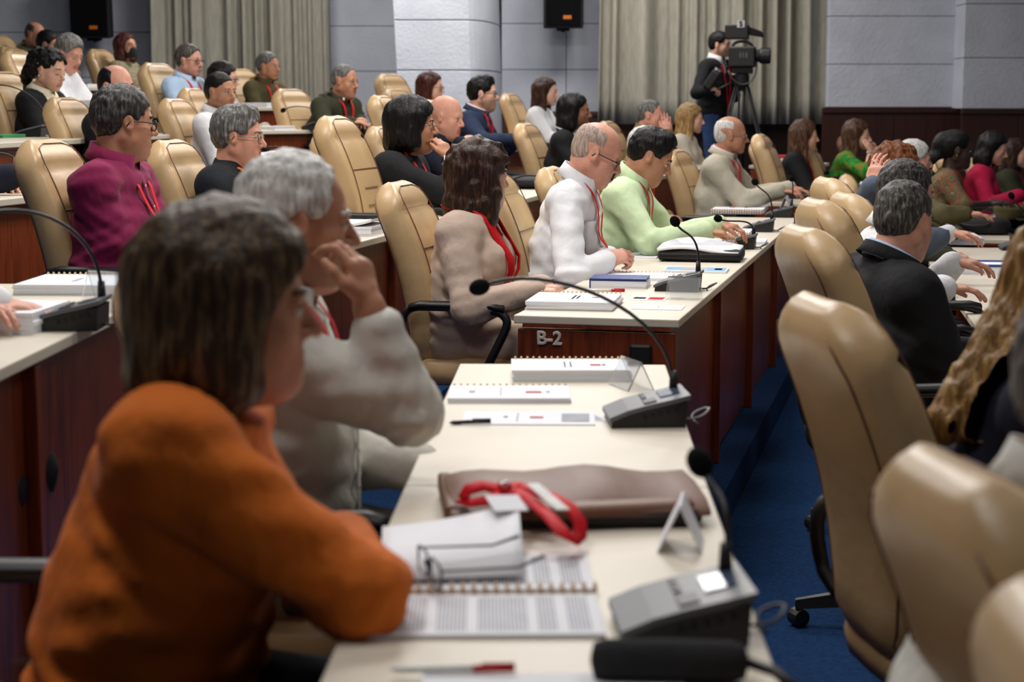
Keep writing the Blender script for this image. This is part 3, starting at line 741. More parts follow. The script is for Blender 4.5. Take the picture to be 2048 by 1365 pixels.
HAIRBOT = {'short': -.06, 'crop': -.06, 'ring': -.055, 'bob': -.13, 'bun': -.05, 'long': -.3, 'curly': -.16, 'wavy': -.17}
def build_hair(f, hc, Rh, p):
    H = lambda x, y, z: hc + Rh @ A_((x, y, z)); st = p['hair']; t = p.get('thick', {'short': .012, 'crop': .007, 'ring': .007, 'bun': .012}.get(st, .018)); k = .02
    f.ell(H(-.016, 0, .036), (.098 + t, .075 + t, .083 + t), Rh, .01)
    f.ell(H(-.045, 0, -.012), (.065 + t * .6, .066 + t * .6, .070), Rh, .03)
    if st in ('bob', 'wavy', 'curly'):
        bt = p.get('len', -.115)
        for s in (-1, 1):
            f.cap(H(-.012, s * .068, .03), H(-.005, s * .080, bt), .040 + t * .4, .034 + t * .5, .03)
        f.cap(H(-.06, 0, .02), H(-.062, 0, bt), .062 + t, .058 + t, .04)
        f.cap(H(-.05, -.05, bt + .03), H(-.05, .05, bt + .03), .05, .05, .04)
    if st == 'long':
        L = p.get('len', -.26)
        for s in (-1, 1): f.cap(H(-.015, s * .07, .03), H(.01 + p.get('hdx', 0), s * .088, L), .042, .030, .03)
        f.cap(H(-.06, -.03, .0), H(-.075 + p.get('hdx', 0), -.05, L), .06, .045, .04); f.cap(H(-.06, .03, .0), H(-.075 + p.get('hdx', 0), .05, L), .06, .045, .04)
    if st == 'bun':
        f.ell(H(-.115, 0, .02), (.05, .05, .048), Rh, .02)
    if p.get('tail'):
        f.cap(H(-.10, 0, .05), H(-.14, 0, -.10), .055, .05, .03); f.cap(H(-.13, 0, -.08), H(-.11, 0, -.20), .055, .03, .03)
    if p.get('quiff'): f.cap(H(.03, -.03, .108), H(.045, .035, .104), .026, .024, .04)
    # face opening
    hl = p.get('hairline', 0.0)
    f.ell(H(.085, 0, -.035 - hl * 0), (.072, .082, .105 + hl), Rh, .012, 's')
    f.ell(H(.10, 0, -.10), (.085, .075, .12), Rh, .02, 's')
    if st in ('short', 'crop', 'ring', 'bun'):
        for s in (-1, 1): f.ell(H(-.002, s * .085, -.022), (.026, .032, .040), Rh, .008, 's'); f.ell(H(.04, s * .08, -.05), (.045, .05, .055), Rh, .01, 's')
        f.ell(H(-.035, 0, -.135), (.12, .12, .070), Rh, .012, 's')
    if st == 'ring': f.ell(H(.035, 0, .115), (.11 + p.get('bald', 0), .062, .075), Rh, .012, 's')
    if st == 'ring': f.ell(H(.085, 0, .06), (.075, .12, .075), Rh, .02, 's')
    if p.get('parting'): f.cap(H(.10, .02, .125), H(-.06, .02, .14), .012, .012, .02, 's')
    wv = p.get('wave', 0 if st == 'ring' else {'curly': .012, 'wavy': .009, 'long': .005, 'bob': .004, 'short': .0035}.get(st, .002)); fr = {'curly': 130, 'wavy': 90}.get(st, 170)
    f.waves(wv, fr, p.get('seed', 3), (1, 1, .35 if st in ('bob', 'long') else .8))
    for s in (-1, 1):
        if p.get('brows', True): f.cap(H(.0945, s * .013, .017), H(.0905, s * .030, .0205), .0068, .0068, .003); f.cap(H(.0905, s * .030, .0205), H(.079, s * .046, .017), .0068, .0055, .003)
    if p.get('beard'):
        f.ell(H(.08, 0, -.108), (.022, .026, .022), Rh, .01); f.cap(H(.098, -.022, -.062), H(.098, .022, -.062), .008, .008, .006)
        for s in (-1, 1): f.cap(H(.097, s * .024, -.064), H(.085, s * .026, -.10), .007, .008, .006)

SKINS = {'light': rgb(214, 166, 142), 'rosy': rgb(208, 150, 128), 'tan': rgb(186, 132, 104), 'brown': rgb(150, 100, 74), 'dark': rgb(96, 64, 50), 'deep': rgb(66, 46, 40)}
PEOPLE = []
def person(label, px, top, Z, lev, **k):
    k.update(label=label, px=px, top=top, Z=Z, lev=lev); PEOPLE.append(k)

def solve(p):
    """all the numeric work of one person; returns meshes as arrays"""
    z0 = LV[p['lev']] if isinstance(p['lev'], str) else p['lev']
    yaw = p.get('yaw', 0); Rb = rot(yaw, 0); fem = p.get('fem', False); fat = p.get('fat', 0.); W = p.get('wide', .90 if fem else 1.0) + .06 * fat
    T = A_(atY(p['px'], p['top'], p['Z'])); stand = p.get('stand', False)
    lean = p.get('lean', 8); hy, hp = p.get('face', 0) - yaw, p.get('pitch', 5); hr = p.get('roll', 0)
    if lean >= 24: pass
    hz = .95 if stand else .57; dsp = A_((math.sin(R(lean)), 0, math.cos(R(lean)))); nl = p.get('neck', lean * .6 + 6 + hp * .35); dn = A_((math.sin(R(nl)), 0, math.cos(R(nl))))
    Rh = rot(hy, hp, hr); hth = .122 + (.0 if p.get('hair') is None else .006); htop = float(T[2]) - z0; s = 1.0
    def locs(s, hz):
        p0 = A_((0, 0, hz)); nb = p0 + dsp * .485 * s; hj = nb + dn * .096; hc = hj + Rh @ A_((.022, 0, .062)); return p0, nb, hj, hc
    for _ in range(4):
        p0, nb, hj, hc = locs(s, hz); cur = hc[2] + hth; s = min(1.10, max(.90, s + (htop - cur) / (.485 * dsp[2])))
    p0, nb, hj, hc = locs(s, hz); hz += htop - (hc[2] + hth); p0, nb, hj, hc = locs(s, hz)
    tl = hc + A_((0, 0, hth)); org = T - Rb @ tl; org[2] = z0
    ch = p0 + dsp * .33 * s; shm = p0 + dsp * p.get('shr', .418) * s
    sw = .178 * W; toL = lambda q: Rb.T @ (A_(q) - org)     # world to local
    arms = {}
    for sd, key in ((-1, 'R'), (1, 'L')):
        S = shm + A_((.0, sd * sw, -.0)); h = p.get(key)
        dk = .74 + .035
        if h is None: h = dict(at=(tl[0] + .30, sd * .13, hz + .09 if stand else dk - .02)) if not p.get('lap') else dict(at=(.30, sd * .07, hz + .12))
        h = dict(h)
        if 'px' in h: h['w'] = toL(atY(*h['px']))
        elif 'at' in h: h['w'] = A_(h['at'])
        if 'epx' in h: h['e'] = toL(atY(*h['epx']))
        Wr = A_(h['w']); lu, lf = .29, .255
        if 'e' not in h:
            v = Wr - S; D = float(np.linalg.norm(v)); 
            if D > (lu + lf) * .985: q = D / (lu + lf) / .985; lu *= q; lf *= q
            a = (lu * lu - lf * lf + D * D) / (2 * D); hh = math.sqrt(max(0, lu * lu - a * a)); u = v / D
            pole = A_(h.get('pole', (-.35, sd * .55, -1))); pole = pole - u * float(pole @ u); E = S + u * a + unit(pole) * hh
        else: E = A_(h['e'])
        if 'd' not in h: h['d'] = unit(unit(Wr - E) * A_((1, 1, .3)) + A_((.1, -sd * .25, 0)))
        if 'n' not in h: h['n'] = (0, 0, -1)
        arms[sd] = (S, E, Wr, h)
    fine = min(.0088, max(.0056, .00086 * p['Z'])); coarse = .036
    hh_ = {sd: A_(a[2]) + unit(a[3]['d']) * .08 for sd, a in arms.items()}
    bx = [(hc[0] - .125, hc[0] + .135)] + [(h[0] - .085, h[0] + .10) for h in hh_.values()]; by = [(-.1 + hc[1], .1 + hc[1])] + [(h[1] - .075, h[1] + .075) for h in hh_.values()]
    bz = [(hc[2] - .17, hc[2] + .13)] + [(h[2] - .07, h[2] + .06) for h in hh_.values()]
    allp = [a for q in arms.values() for a in q[:3]] + list(hh_.values()) + [hc, p0]
    knee = {sd: (A_((.06, sd * .10, .50)) if stand else p0 + A_((.43, sd * .11, -.06))) for sd in (-1, 1)}
    foot = {sd: (A_((.0, sd * .11, .07)) if stand else A_((knee[sd][0] + .02 - p.get('tuck', .1), sd * .11, .07))) for sd in (-1, 1)}
    mn = np.min(allp, 0) - .24; mx = np.max(allp, 0) + .26
    mn[2] = -.01; mx[0] = max(mx[0], knee[1][0] + .24); mn[1] = min(mn[1], -.30); mx[1] = max(mx[1], .30); mn[0] = min(mn[0], -.22)
    res = {}; Y1 = A_((0, 1, 0)); neckr = .050 if fem else .060 + .006 * fat
    def legs(f, g):
        for sd in (-1, 1):
            hipj = p0 + A_((0.02, sd * .09, -.01)); f.cap(hipj, knee[sd], .088 * W + g, .060 + g, .04); f.cap(knee[sd], foot[sd], .060 + g, .042 + g, .02)
    def torso(f, g, top_only=False):
        L = Y1
        f.cap(p0 + A_((0, 0, -.02)), p0 + dsp * .10, .115 + g + .02 * fat, .112 + g + .03 * fat, .03, lat=L, ls=1.45 * W)
        f.cap(p0 + dsp * .10 + A_((.01 + .03 * fat, 0, 0)), p0 + dsp * .22 * s + A_((.01 + .03 * fat, 0, 0)), .108 + g + .035 * fat, .108 + g + .02 * fat, .06, lat=L, ls=1.42 * W)
        f.cap(p0 + dsp * .24 * s, p0 + dsp * .37 * s, .112 + g, .100 + g, .06, lat=L, ls=1.48 * W)
        f.cap(shm + A_((0, -sw * .82, 0)), shm + A_((0, sw * .82, 0)), .057 + g, .057 + g, .06)
        for sd in (-1, 1):
            f.cap(nb - dn * .01, shm + A_((0, sd * sw * .8, .008)), .036 + g * .6, .044 + g, .04)
            if fem: f.ell(p0 + dsp * .30 * s + A_((.085 + .02 * fat, sd * .075, 0)), (.062 + g, .068 + g, .066 + g), None, .04)
    # skin: one continuous body
    f = Field(axis(mn[0], mx[0], bx, fine, coarse), axis(mn[1], mx[1], by, fine, coarse), axis(mn[2], mx[2], bz, fine, coarse))
    torso(f, -.012); legs(f, -.012)
    for sd in (-1, 1):
        f.cap(foot[sd] + A_((-.02, 0, -.03)), foot[sd] + A_((.15, 0, -.045)), .035, .03, .03)
    f.cap(nb - dn * .03, hc + Rh @ A_((-.028, 0, -.055)), neckr + .004, neckr - .002, .03)
    build_head(f, hc, Rh, p)
    for sd in (-1, 1):
        S, E, Wr, h = arms[sd]; a = p.get('armr', 1.0) * (.88 if fem else 1)
        f.cap(S, E, .048 * a, .040 * a, .03); f.cap(E, Wr, .040 * a, .026 * a, .02)
        add_hand(f, h, sd, .92 if fem else 1.0)
    V, Q = f.mesh(); hl = (V - hc) @ Rh
    tint = np.zeros((len(V), 4), np.float32); x, y, z = hl.T
    def paint(mask, c, a): 
        tint[mask, :3] = c; tint[mask, 3] = np.maximum(tint[mask, 3], (a if np.isscalar(a) else a[mask]))
    inh = (np.abs(y) < .1) & (np.abs(z) < .13) & (np.abs(x) < .14)
    lip = inh & (x > .085) & (np.abs(y) < .024) & (z < -.063) & (z > -.089); paint(lip, p.get('lips', rgb(150, 78, 72)), .65)
    if p.get('scalp') is not None:
        m = inh & (np.abs(y) > -1) & (z > -.045 - .3 * np.minimum(0, x)) & ((x < .035) if not p.get('bald', 0) > .5 else (x < .03)) & ~((np.abs(y) > .07) & (z < .03) & (x > -.03) & (z > -.06)) & ((z < .085) | (p.get('scalpfull', True)))
        m &= (x < .045 - .6 * np.maximum(0, .03 - z)); paint(m, p['scalp'], p.get('scalpa', .7))
    if p.get('stubble'): paint(inh & (x > .0) & (z < -.05) & (z > -.125) & ~lip, p['stubble'], .35)
    res['body'] = (V, Q, tint)
    # hair
    if p.get('hair'):
        b = p.get('len', HAIRBOT.get(p['hair'], -.1)); e = .17
        if p.get('tail'): b = -.26
        fr = fine * 1.15; zz = min(hc[2] - .15, hc[2] + b - .06)
        f = Field(axis(hc[0] - .24 + p.get('hdx', 0), hc[0] + .16, [], fr, fr), axis(hc[1] - e, hc[1] + e, [], fr, fr), axis(zz, hc[2] + .17, [], fr, fr))
        build_hair(f, hc, Rh, p); V, Q = f.mesh(); res['hair'] = (V, Q, None)
    # garments
    gf = max(.0100, min(.017, .0015 * p['Z'])); g = p.get('loose', .012); fields = []
    def garment(name, g, sleeves, neck, openf=None, wr=.0035, hem=-.10, seed=1):
        xs = [q for q in allp]; gm = np.min(xs, 0) - .2; gx = np.max([a for q in arms.values() for a in q[:3]] + [nb, p0], 0) + .2
        f = Field(axis(gm[0], gx[0], [], gf, gf), axis(min(gm[1], -.28), max(gx[1], .28), [], gf, gf), axis(p0[2] + hem - .05, max(gx[2], nb[2] + .12), [], gf, gf))
        torso(f, g)
        f.cap(nb - dn * .03, nb + dn * (.02 + neck), neckr + .010, neckr + .007, .02)
        f.cut(p0 + A_((0, 0, hem)), (0, 0, -1))
        for sd in (-1, 1):
            S, E, Wr, h = arms[sd]; sl_ = h.get('sleeve', sleeves); 
            f.cap(S, E, .049 * W + g, .043 + g * .9, .035)
            if sl_ > .05:
                e2 = E + (Wr - E) * sl_; f.cap(E, e2, .045 + g * .9, .034 + g * .7, .02)
                f.cap(e2 - unit(Wr - E) * .035, e2, .033 + g * .7, .035 + g * .7, .005)
        # creases at elbow, armpit, waist
        f.waves(wr, 42, seed + int(abs(p['px'])), (1, .8, 1.5))
        for sd in (-1, 1):
            S, E, Wr, h = arms[sd]; q = f.sl(E - .12, E + .12)
            if q:
                Sx, X, Y, Z = q; u = unit(E - S); al = (X - E[0]) * u[0] + (Y - E[1]) * u[1] + (Z - E[2]) * u[2]; dd = np.sqrt((X - E[0])**2 + (Y - E[1])**2 + (Z - E[2])**2)
                f.F[Sx] += wr * .8 * np.sin(al * 150 + Y * 60) * np.exp(-(dd / .075) ** 2)
            q = f.sl(S - .2, S + .16)
            if q:
                Sx, X, Y, Z = q; c = S + A_((.01, -sd * .03, -.12)); dd = np.sqrt((X - c[0])**2 + (Y - c[1])**2 + (Z - c[2])**2)
                f.F[Sx] += wr * np.sin((X - c[0]) * 90 + (Z - c[2]) * 120) * np.exp(-(dd / .09) ** 2)
        q = f.sl(p0 + A_((-.25, -.3, -.05)), p0 + A_((.3, .3, .22)))
        if q:
            Sx, X, Y, Z = q; f.F[Sx] += wr * 1.0 * np.sin(Z * 95 + X * 30 + 2 * np.sin(Y * 14)) * np.exp(-((Z - p0[2] - .07) / .08) ** 2)
        # neck hole, sleeve ends
        top = nb + dn * neck; f.cut(top, dn) if False else None
        S2 = f.sl(nb - .16, nb + .25)
        if S2:
            Sx, X, Y, Z = S2; d = (X - top[0]) * dn[0] + (Y - top[1]) * dn[1] + (Z - top[2]) * dn[2]; near = np.sqrt((X - top[0])**2 + (Y - top[1])**2 + (Z - top[2])**2)
            f.F[Sx] = np.where(near < .13, np.maximum(f.F[Sx], d), f.F[Sx])
        if openf:
            dep, wd = openf; q = f.sl(nb + A_((-.15, -.12, -dep - .1)), nb + A_((.3, .12, .16)))
            if q:
                Sx, X, Y, Z = q; u = (nb[2] + .05 - Z) / (dep + .05); sx_ = p0[0] + (nb[0] - p0[0]) * np.clip((Z - p0[2]) / (nb[2] - p0[2]), 0, 1) + .03
                d = np.abs(Y) - wd * (1 - np.clip(u, 0, 1)) * (1 + .6 * np.clip(.3 - u, 0, .3)); d = np.where((u < 1) & (X > sx_), d, .1); f.F[Sx] = np.maximum(f.F[Sx], -d)
        V, Q = f.mesh(); res[name] = (V, Q, None); fields.append(f); return f
    for i, gm in enumerate(p['wear']):
        garment('g%d' % i, gm.get('g', g), gm.get('sl', .97), gm.get('neck', .02), gm.get('open'), gm.get('wr', .0035), gm.get('hem', -.10), i * 7 + 1)
    # trousers
    f = Field(axis(-.24, float(knee[1][0]) + .14, [], .024, .024), axis(-.30, .30, [], .024, .024), axis(.03, p0[2] + .16, [], .024, .024))
    f.cap(p0 + A_((0, 0, -.02)), p0 + dsp * .06, .122, .115, .03, lat=Y1, ls=1.45 * W); legs(f, .012); f.cut(A_((0, 0, .055)), (0, 0, -1)); f.waves(.003, 50, 4)
    V, Q = f.mesh(); res['trousers'] = (V, Q, None)
    f = Field(axis(min(foot[1][0], foot[-1][0]) - .1, max(foot[1][0], foot[-1][0]) + .24, [], .018, .018), axis(-.22, .22, [], .018, .018), axis(-.02, .14, [], .018, .018))
    for sd in (-1, 1):
        f.cap(foot[sd] + A_((-.03, 0, -.022)), foot[sd] + A_((.15, 0, -.036)), .045, .036, .03); f.cap(foot[sd] + A_((-.01, 0, -.02)), foot[sd] + A_((-.01, 0, .02)), .045, .047, .02)
    f.cut(A_((0, 0, .001)), (0, 0, -1)); V, Q = f.mesh(); res['shoes'] = (V, Q, None)
    def front(y, z):         # outermost garment surface on the chest at y, z
        best = None
        for f in fields:
            j = int(np.searchsorted(f.ay, y)); k_ = int(np.searchsorted(f.az, z))
            if not (0 < j < len(f.ay) and 0 < k_ < len(f.az)): continue
            t_ = min(1.05, max(0., (z - p0[2]) / max(.1, nb[2] - p0[2]))); xs = p0[0] + (nb[0] - p0[0]) * t_ + .02; c = f.F[:, j, k_]; i0 = int(np.searchsorted(f.ax, xs)); I = np.nonzero(c[i0:] > 0)[0]
            if len(I) and (I[0] > 0 or c[max(0, i0 - 3)] < 0): v = min(float(f.ax[i0 + I[0]]), xs + .24); best = v if best is None else max(best, v)
        return best
    pts = {}
    if p.get('lanyard'):
        for sd in (-1, 1):
            l = []
            dep = p.get('lan', .34); n_ = 12
            for i in range(n_ + 1):
                u = i / n_; y = sd * (.066 * (1 - u) ** .8 + .004); z = nb[2] + .03 - (dep + .03) * u
                xf = front(y, z) if u > .12 else nb[0] + .02 + .35 * u
                if xf is None: xf = nb[0] + .08
                l.append((xf + .006, y, z))
            for _ in range(2): l = [l[0]] + [tuple((A_(l[i - 1]) + 2 * A_(l[i]) + A_(l[i + 1])) / 4 + A_((.001, 0, 0))) for i in range(1, len(l) - 1)] + [l[-1]]
            pts[sd] = l
    return dict(org=org, yaw=yaw, hz=hz, res=res, hc=hc, Rh=Rh, nb=nb, dn=dn, p0=p0, neckr=neckr, arms=arms, lan=pts, front=front, W=W)

def ribbon(pts, wd, out=(1, 0, .25)):
    m = MB(); P = [Vector(q) for q in pts]; rows = []; o = Vector(out)
    for i, q in enumerate(P):
        t = (P[min(len(P) - 1, i + 1)] - P[max(0, i - 1)]).normalized(); sd = t.cross(o).normalized() * wd / 2; n = sd.cross(t).normalized() * .0012
        rows.append([q - sd - n, q + sd - n, q + sd + n, q - sd + n])
    return m.loft(rows)
def collar(p, d, mat, parent, name='collar', height=.046, flare=.020, drop=.05, opn=.32, rad=.015):
    nb, dn = Vector(d['nb']), Vector(d['dn']); e2 = Vector((0, 1, 0)); e1 = e2.cross(dn).normalized(); r = d['neckr'] + rad; rows = []
    for i in range(25):
        a = opn + (2 * math.pi - 2 * opn) * i / 24; fr = (1 + math.cos(a)) / 2; tip = max(0, fr - .62) / .38
        h = height * (1 - .55 * fr); c, s = math.cos(a), math.sin(a)
        f = lambda rad, z: nb + e1 * c * rad * 1.06 + e2 * s * rad + dn * (z + .022)
        dr = height * 1.15 + drop * tip ** 1.3
        rows.append([f(r - .002, -.008), f(r - .001, h * .6), f(r + .001, h), f(r + .005, h + .001), f(r + flare * .5, h - dr * .5), f(r + flare + .018 * tip, h - dr), f(r + flare - .003 + .018 * tip, h - dr - .001), f(r + flare * .45, h - dr * .55), f(r + .003, h - .006)])
    return MB().loft(rows, closed=True).build(name, mat, parent, smooth=True)
def glasses(d, mat, parent, lens=True, thick=.0022, z=-.010):
    hc, Rh = Vector(d['hc']), Matrix([list(map(float, r)) for r in d['Rh']]); H = lambda x, y, zz: hc + Rh @ Vector((x, y, zz)); m = MB(); lm = MB()
    for s in (-1, 1):
        pts = []
        for k in range(16):
            a = 2 * math.pi * k / 16; ca, sa = math.cos(a), math.sin(a)
            pts.append(H(.104 - .05 * max(0, s * (.026 * ca * s)) - .004, s * .034 + .026 * math.copysign(abs(ca) ** .7, ca), z + .018 * math.copysign(abs(sa) ** .7, sa)))
        m.tube(pts, thick, 6, closed=True); lm.add(pts, [tuple(range(16))])
        m.tube([H(.098, s * .060, z + .008), H(.06, s * .074, z + .008), H(.0, s * .083, z + .006), H(-.012, s * .084, z - .012)], thick, 6)
    m.tube([H(.102, -.009, z + .006), H(.106, 0, z + .009), H(.102, .009, z + .006)], thick, 6)
    o = m.build('spectacles', mat, parent, smooth=True)
    if lens: lm.build('lens', LENS, o, solid=.0012)
HAIRC = {'black': (rgb(15, 13, 14), rgb(32, 29, 29)), 'dkbrown': (rgb(46, 30, 24), rgb(92, 62, 44)), 'brown': (rgb(70, 46, 34), rgb(130, 96, 66)), 'auburn': (rgb(64, 28, 24), rgb(96, 50, 40)),
         'blond': (rgb(150, 116, 72), rgb(206, 176, 122)), 'ash': (rgb(96, 78, 58), rgb(160, 136, 100)), 'grey': (rgb(92, 90, 88), rgb(158, 156, 152)), 'dkgrey': (rgb(52, 50, 48), rgb(112, 108, 104)), 'white': (rgb(206, 204, 200), rgb(236, 234, 230)), 'saltpep': (rgb(66, 62, 58), rgb(134, 128, 120)), 'dkblond': (rgb(124, 90, 48), rgb(190, 152, 96)), 'pale': (rgb(172, 150, 138), rgb(204, 188, 178)), 'umber': (rgb(62, 47, 34), rgb(132, 108, 76)), 'copper': (rgb(104, 58, 34), rgb(150, 96, 58))}
def assemble(p, d):
    rt = empty('person', d['org'], R(d['yaw'])); tag(rt, p['label'], 'person', 'people seated in the hall')
    res = d['res']; sk = M_skin('skin_' + p.get('skin', 'light'), SKINS[p.get('skin', 'light')])
    def part(name, key, mat):
        V, Q, t = res[key]; o = link(name, np_mesh(name, V, Q, t), mat, rt); return o
    part('body', 'body', sk)
    hc, Rh = Vector(d['hc']), Matrix([list(map(float, r)) for r in d['Rh']]); H = lambda x, y, z: hc + Rh @ Vector((x, y, z))
    if not p.get('noeyes'):
        for s in (-1, 1):
            m = MB(); Q = Rh.to_4x4() @ Matrix.Rotation(math.pi / 2, 4, 'Y'); c = H(.0800, s * .031, -.0070)
            lk = p.get('look', 0); Q = Rh.to_4x4() @ Matrix.Rotation(R(lk), 4, 'Z') @ Matrix.Rotation(math.pi / 2, 4, 'Y')
            m.ball(c, .0130, 14, Q); n = len(m.f)
            for i in range(n):
                cc = sum((Vector(m.v[j]) for j in m.f[i]), Vector()) / 4 - c
                if cc.normalized().dot(Rh @ Matrix.Rotation(R(lk), 3, 'Z') @ Vector((1, 0, 0))) > .80: m.m[i] = 1
            if not p.get('lids'): m.build('eye', [EYEW, EYEI], rt, smooth=True)
            zl = .0015 if not p.get('lids') else -.012; MB().tube([H(.0885, s * .018, zl - .004), H(.0925, s * .027, zl), H(.0915, s * .036, zl), H(.0845, s * .045, zl - .005)], [.0008, .0016, .0018, .001], 5).build('eyelashes', EYEI, rt, smooth=True)
    if p.get('hair') and 'hair' in res:
        c = HAIRC[p['hcol']]; part('hair', 'hair', M_hair('hair_' + p['hcol'], *c))
    for i, gm in enumerate(p['wear']):
        part(gm['n'], 'g%d' % i, gm['m'])
        if gm.get('collar') is not None: collar(p, d, gm.get('cm', gm['m']), rt, **gm['collar'])
    part('trousers' if not p.get('skirt') else 'skirt', 'trousers', p.get('legm', M_cloth('dark_trousers', rgb(34, 34, 40))))
    part('shoes', 'shoes', BLACK)
    if p.get('glasses'): glasses(d, {'dark': GLASSM, 'wire': WIREM}[p['glasses']], rt)
    if d['lan']:
        for sd, l in d['lan'].items(): ribbon(l, p.get('lw', .022)).build('lanyard', p.get('lanm', REDR), rt)
    if p.get('badge'):
        q = Vector(d['lan'][1][-1]); MB().box((-.003, -.033, -.10), (.003, .033, 0)).build('name_badge', WHITEP, rt).location = q + Vector((.012, 0, -.01))
    if p.get('earring'):
        for s in (-1, 1): MB().ball(H(-.004, s * .084, -.046), .0055, 8).build('earring', GOLD if p['earring'] == 'gold' else WHITEP, rt, smooth=True)
    if p.get('extra'): p['extra'](p, d, rt, H)
    if p.get('chair', True) is not False and not p.get('stand'):
        c = p.get('chair', {}) if isinstance(p.get('chair'), dict) else {}
        dx, dy = c.get('d', (.09, 0)); Rb = Matrix.Rotation(R(d['yaw']), 3, 'Z'); o = Vector(d['org']) + Rb @ Vector((-.02 + dx, dy, 0))
        chair(c['label'], o.x, o.y, o.z, c.get('yaw', d['yaw']), dz=d['hz'] - .57 + c.get('dz', 0), tilt=c.get('tilt', 0))
    return rt
# ---------------------------------------------------------------- the people
C_ = lambda n, r, g, b, **k: M_cloth(n, rgb(r, g, b), **k)
WHITE = C_('white_shirt_cloth', 226, 227, 230, wr=.3); OFFW = C_('off_white_shirt_cloth', 208, 206, 198, wr=.4); GREENS = C_('pale_green_shirt_cloth', 200, 220, 178)
MAROON = C_('maroon_shirt_cloth', 128, 28, 72, sheen=.05); ORANGE = C_('orange_jacket_cloth', 212, 110, 34, wr=.5, sheen=.05); BEIGE = C_('beige_blazer_cloth', 196, 174, 158); RED = C_('red_blouse_cloth', 196, 16, 26)
BLK = C_('black_jacket_cloth', 24, 24, 27); BLKN = C_('blue_black_jacket_cloth', 24, 27, 34); NAVY = C_('navy_suit_cloth', 34, 46, 70); NAVYD = C_('dark_navy_cloth', 26, 30, 44)
OLIVE = C_('olive_uniform_cloth', 80, 74, 46); OLIVED = C_('dark_green_uniform_cloth', 52, 54, 38); LBLUES = C_('light_blue_shirt_cloth', 176, 200, 226); CREAM = C_('cream_blouse_cloth', 226, 222, 196); STONE = C_('stone_jacket_cloth', 178, 172, 154)
PINKS = C_('pale_pink_shirt_cloth', 216, 196, 196); GREYS = C_('slate_suit_cloth', 88, 98, 114); CRIM = C_('crimson_jacket_cloth', 168, 18, 62); PRINT = C_('print_dress_cloth', 90, 110, 80, pattern='print'); LEAF = C_('green_print_dress_cloth', 30, 140, 45, pattern='leaf'); STRIPE = C_('bronze_striped_cloth', 150, 140, 112, pattern='stripe'); JEANS = C_('blue_jeans_cloth', 44, 66, 104); GREYT = C_('grey_trouser_cloth', 96, 95, 92); CREAMK = C_('cream_knit_cloth', 202, 194, 178)
KHAKI = C_('khaki_uniform_cloth', 118, 102, 68)
shirt = lambda m, **k: dict(n='shirt', m=m, collar=dict(), **k)
jacket = lambda m, **k: dict(dict(n='jacket', m=m, g=.020, open=(.26, .055), neck=.02, collar=dict(height=.036, flare=.02, drop=.06, opn=.5, rad=.024)), **k)
def X_lapel(mat, dep=.28, wd=.05):
    def f(p, d, rt, H):
        nb = d['nb']; 
        for s in (-1, 1):
            pts = []
            for i in range(9):
                u = i / 8; y = s * (.070 * (1 - u) + .010 + .012 * math.sin(u * 3)); z = nb[2] + .03 - (dep + .02) * u
                xf = d['front'](s * (abs(y) + .03), z) if u > .1 else None
                pts.append(((xf if xf else nb[0] + .03 + .4 * u) + .010, y + s * .018, z))
            ribbon(pts, wd, (1, s * .5, .2)).build('lapel', mat, rt, smooth=True, solid=.003)
    return f
def X_mask(p, d, rt, H):
    m = MB(); rows = []
    for i in range(7):
        z = -.022 - .098 * i / 6; w_ = .058 - .012 * abs(i - 2.5) / 3; rows.append([H(.134 - .02 * (i / 6) ** 2 - .012 * (1 - i / 6) - .095 * (v ** 2) , v * (w_ + .018), z) for v in [k / 6 for k in range(-6, 7)]])
    m.loft(rows, closed=False, caps=False).build('face_mask', BLACKM, rt, smooth=True, solid=.002)
    for s in (-1, 1): MB().tube([H(.025, s * .068, -.035), H(-.002, s * .085, -.02), H(-.012, s * .086, -.01)], .0015, 5).build('ear_loop', BLACKM, rt)
def X_epaul(mat, medal=False):
    def f(p, d, rt, H):
        for s in (-1, 1):
            S = Vector(d['arms'][s][0]); N = Vector(d['nb']); a = S + Vector((0, -s * .01, .088)); b = S + (N - S) * .55 + Vector((0, 0, .088)); t = (b - a); sd = Vector((1, 0, 0))
            MB().loft([[a - sd * .026, a + sd * .026, a + sd * .026 + Vector((0, 0, .006)), a - sd * .026 + Vector((0, 0, .006))], [b - sd * .018, b + sd * .018, b + sd * .018 + Vector((0, 0, .006)), b - sd * .018 + Vector((0, 0, .006))]]).build('shoulder_strap', mat, rt)
        if medal:
            z = d['nb'][2] - .17
            for i in range(3):
                for j in range(3):
                    y = .075 + .02 * i; x = d['front'](y, z - .016 * j)
                    if x: MB().box((x, y - .009, z - .016 * j - .006), (x + .006, y + .009, z - .016 * j + .006)).build('ribbon_bar', [LBLUE, WHITEP, REDP][(i + j) % 3], rt)
            for y in (-.05, .05):
                c = Vector(d['nb']) + Vector((.085, y, .005)); MB().ball(c, (.006, .014, .014), 8).build('collar_insignia', WHITEP, rt)
            x = d['front'](-.09, z - .01)
            if x: MB().ball((x + .004, -.09, z - .01), (.005, .02, .012), 8).build('gold_badge', GOLD, rt); MB().box((x, -.125, z - .045), (x + .008, -.06, z - .033)).build('name_bar', WHITEP, rt)
    return f
def X_brace(col, sd=-1, w=.016):
    def f(p, d, rt, H):
        S, E, Wr, h = d['arms'][sd]; a = Vector(Wr) + (Vector(E) - Vector(Wr)).normalized() * .01; t = (Vector(E) - Vector(Wr)).normalized(); M = Matrix.Translation(a) @ t.to_track_quat('Z', 'Y').to_matrix().to_4x4()
        MB().lathe([(.030, -w / 2), (.034, -w / 2), (.034, w / 2), (.030, w / 2)], 16, M).build('bracelet', col, rt)
    return f
def X_all(*fs):
    def f(*a):
        for q in fs: q(*a)
    return f
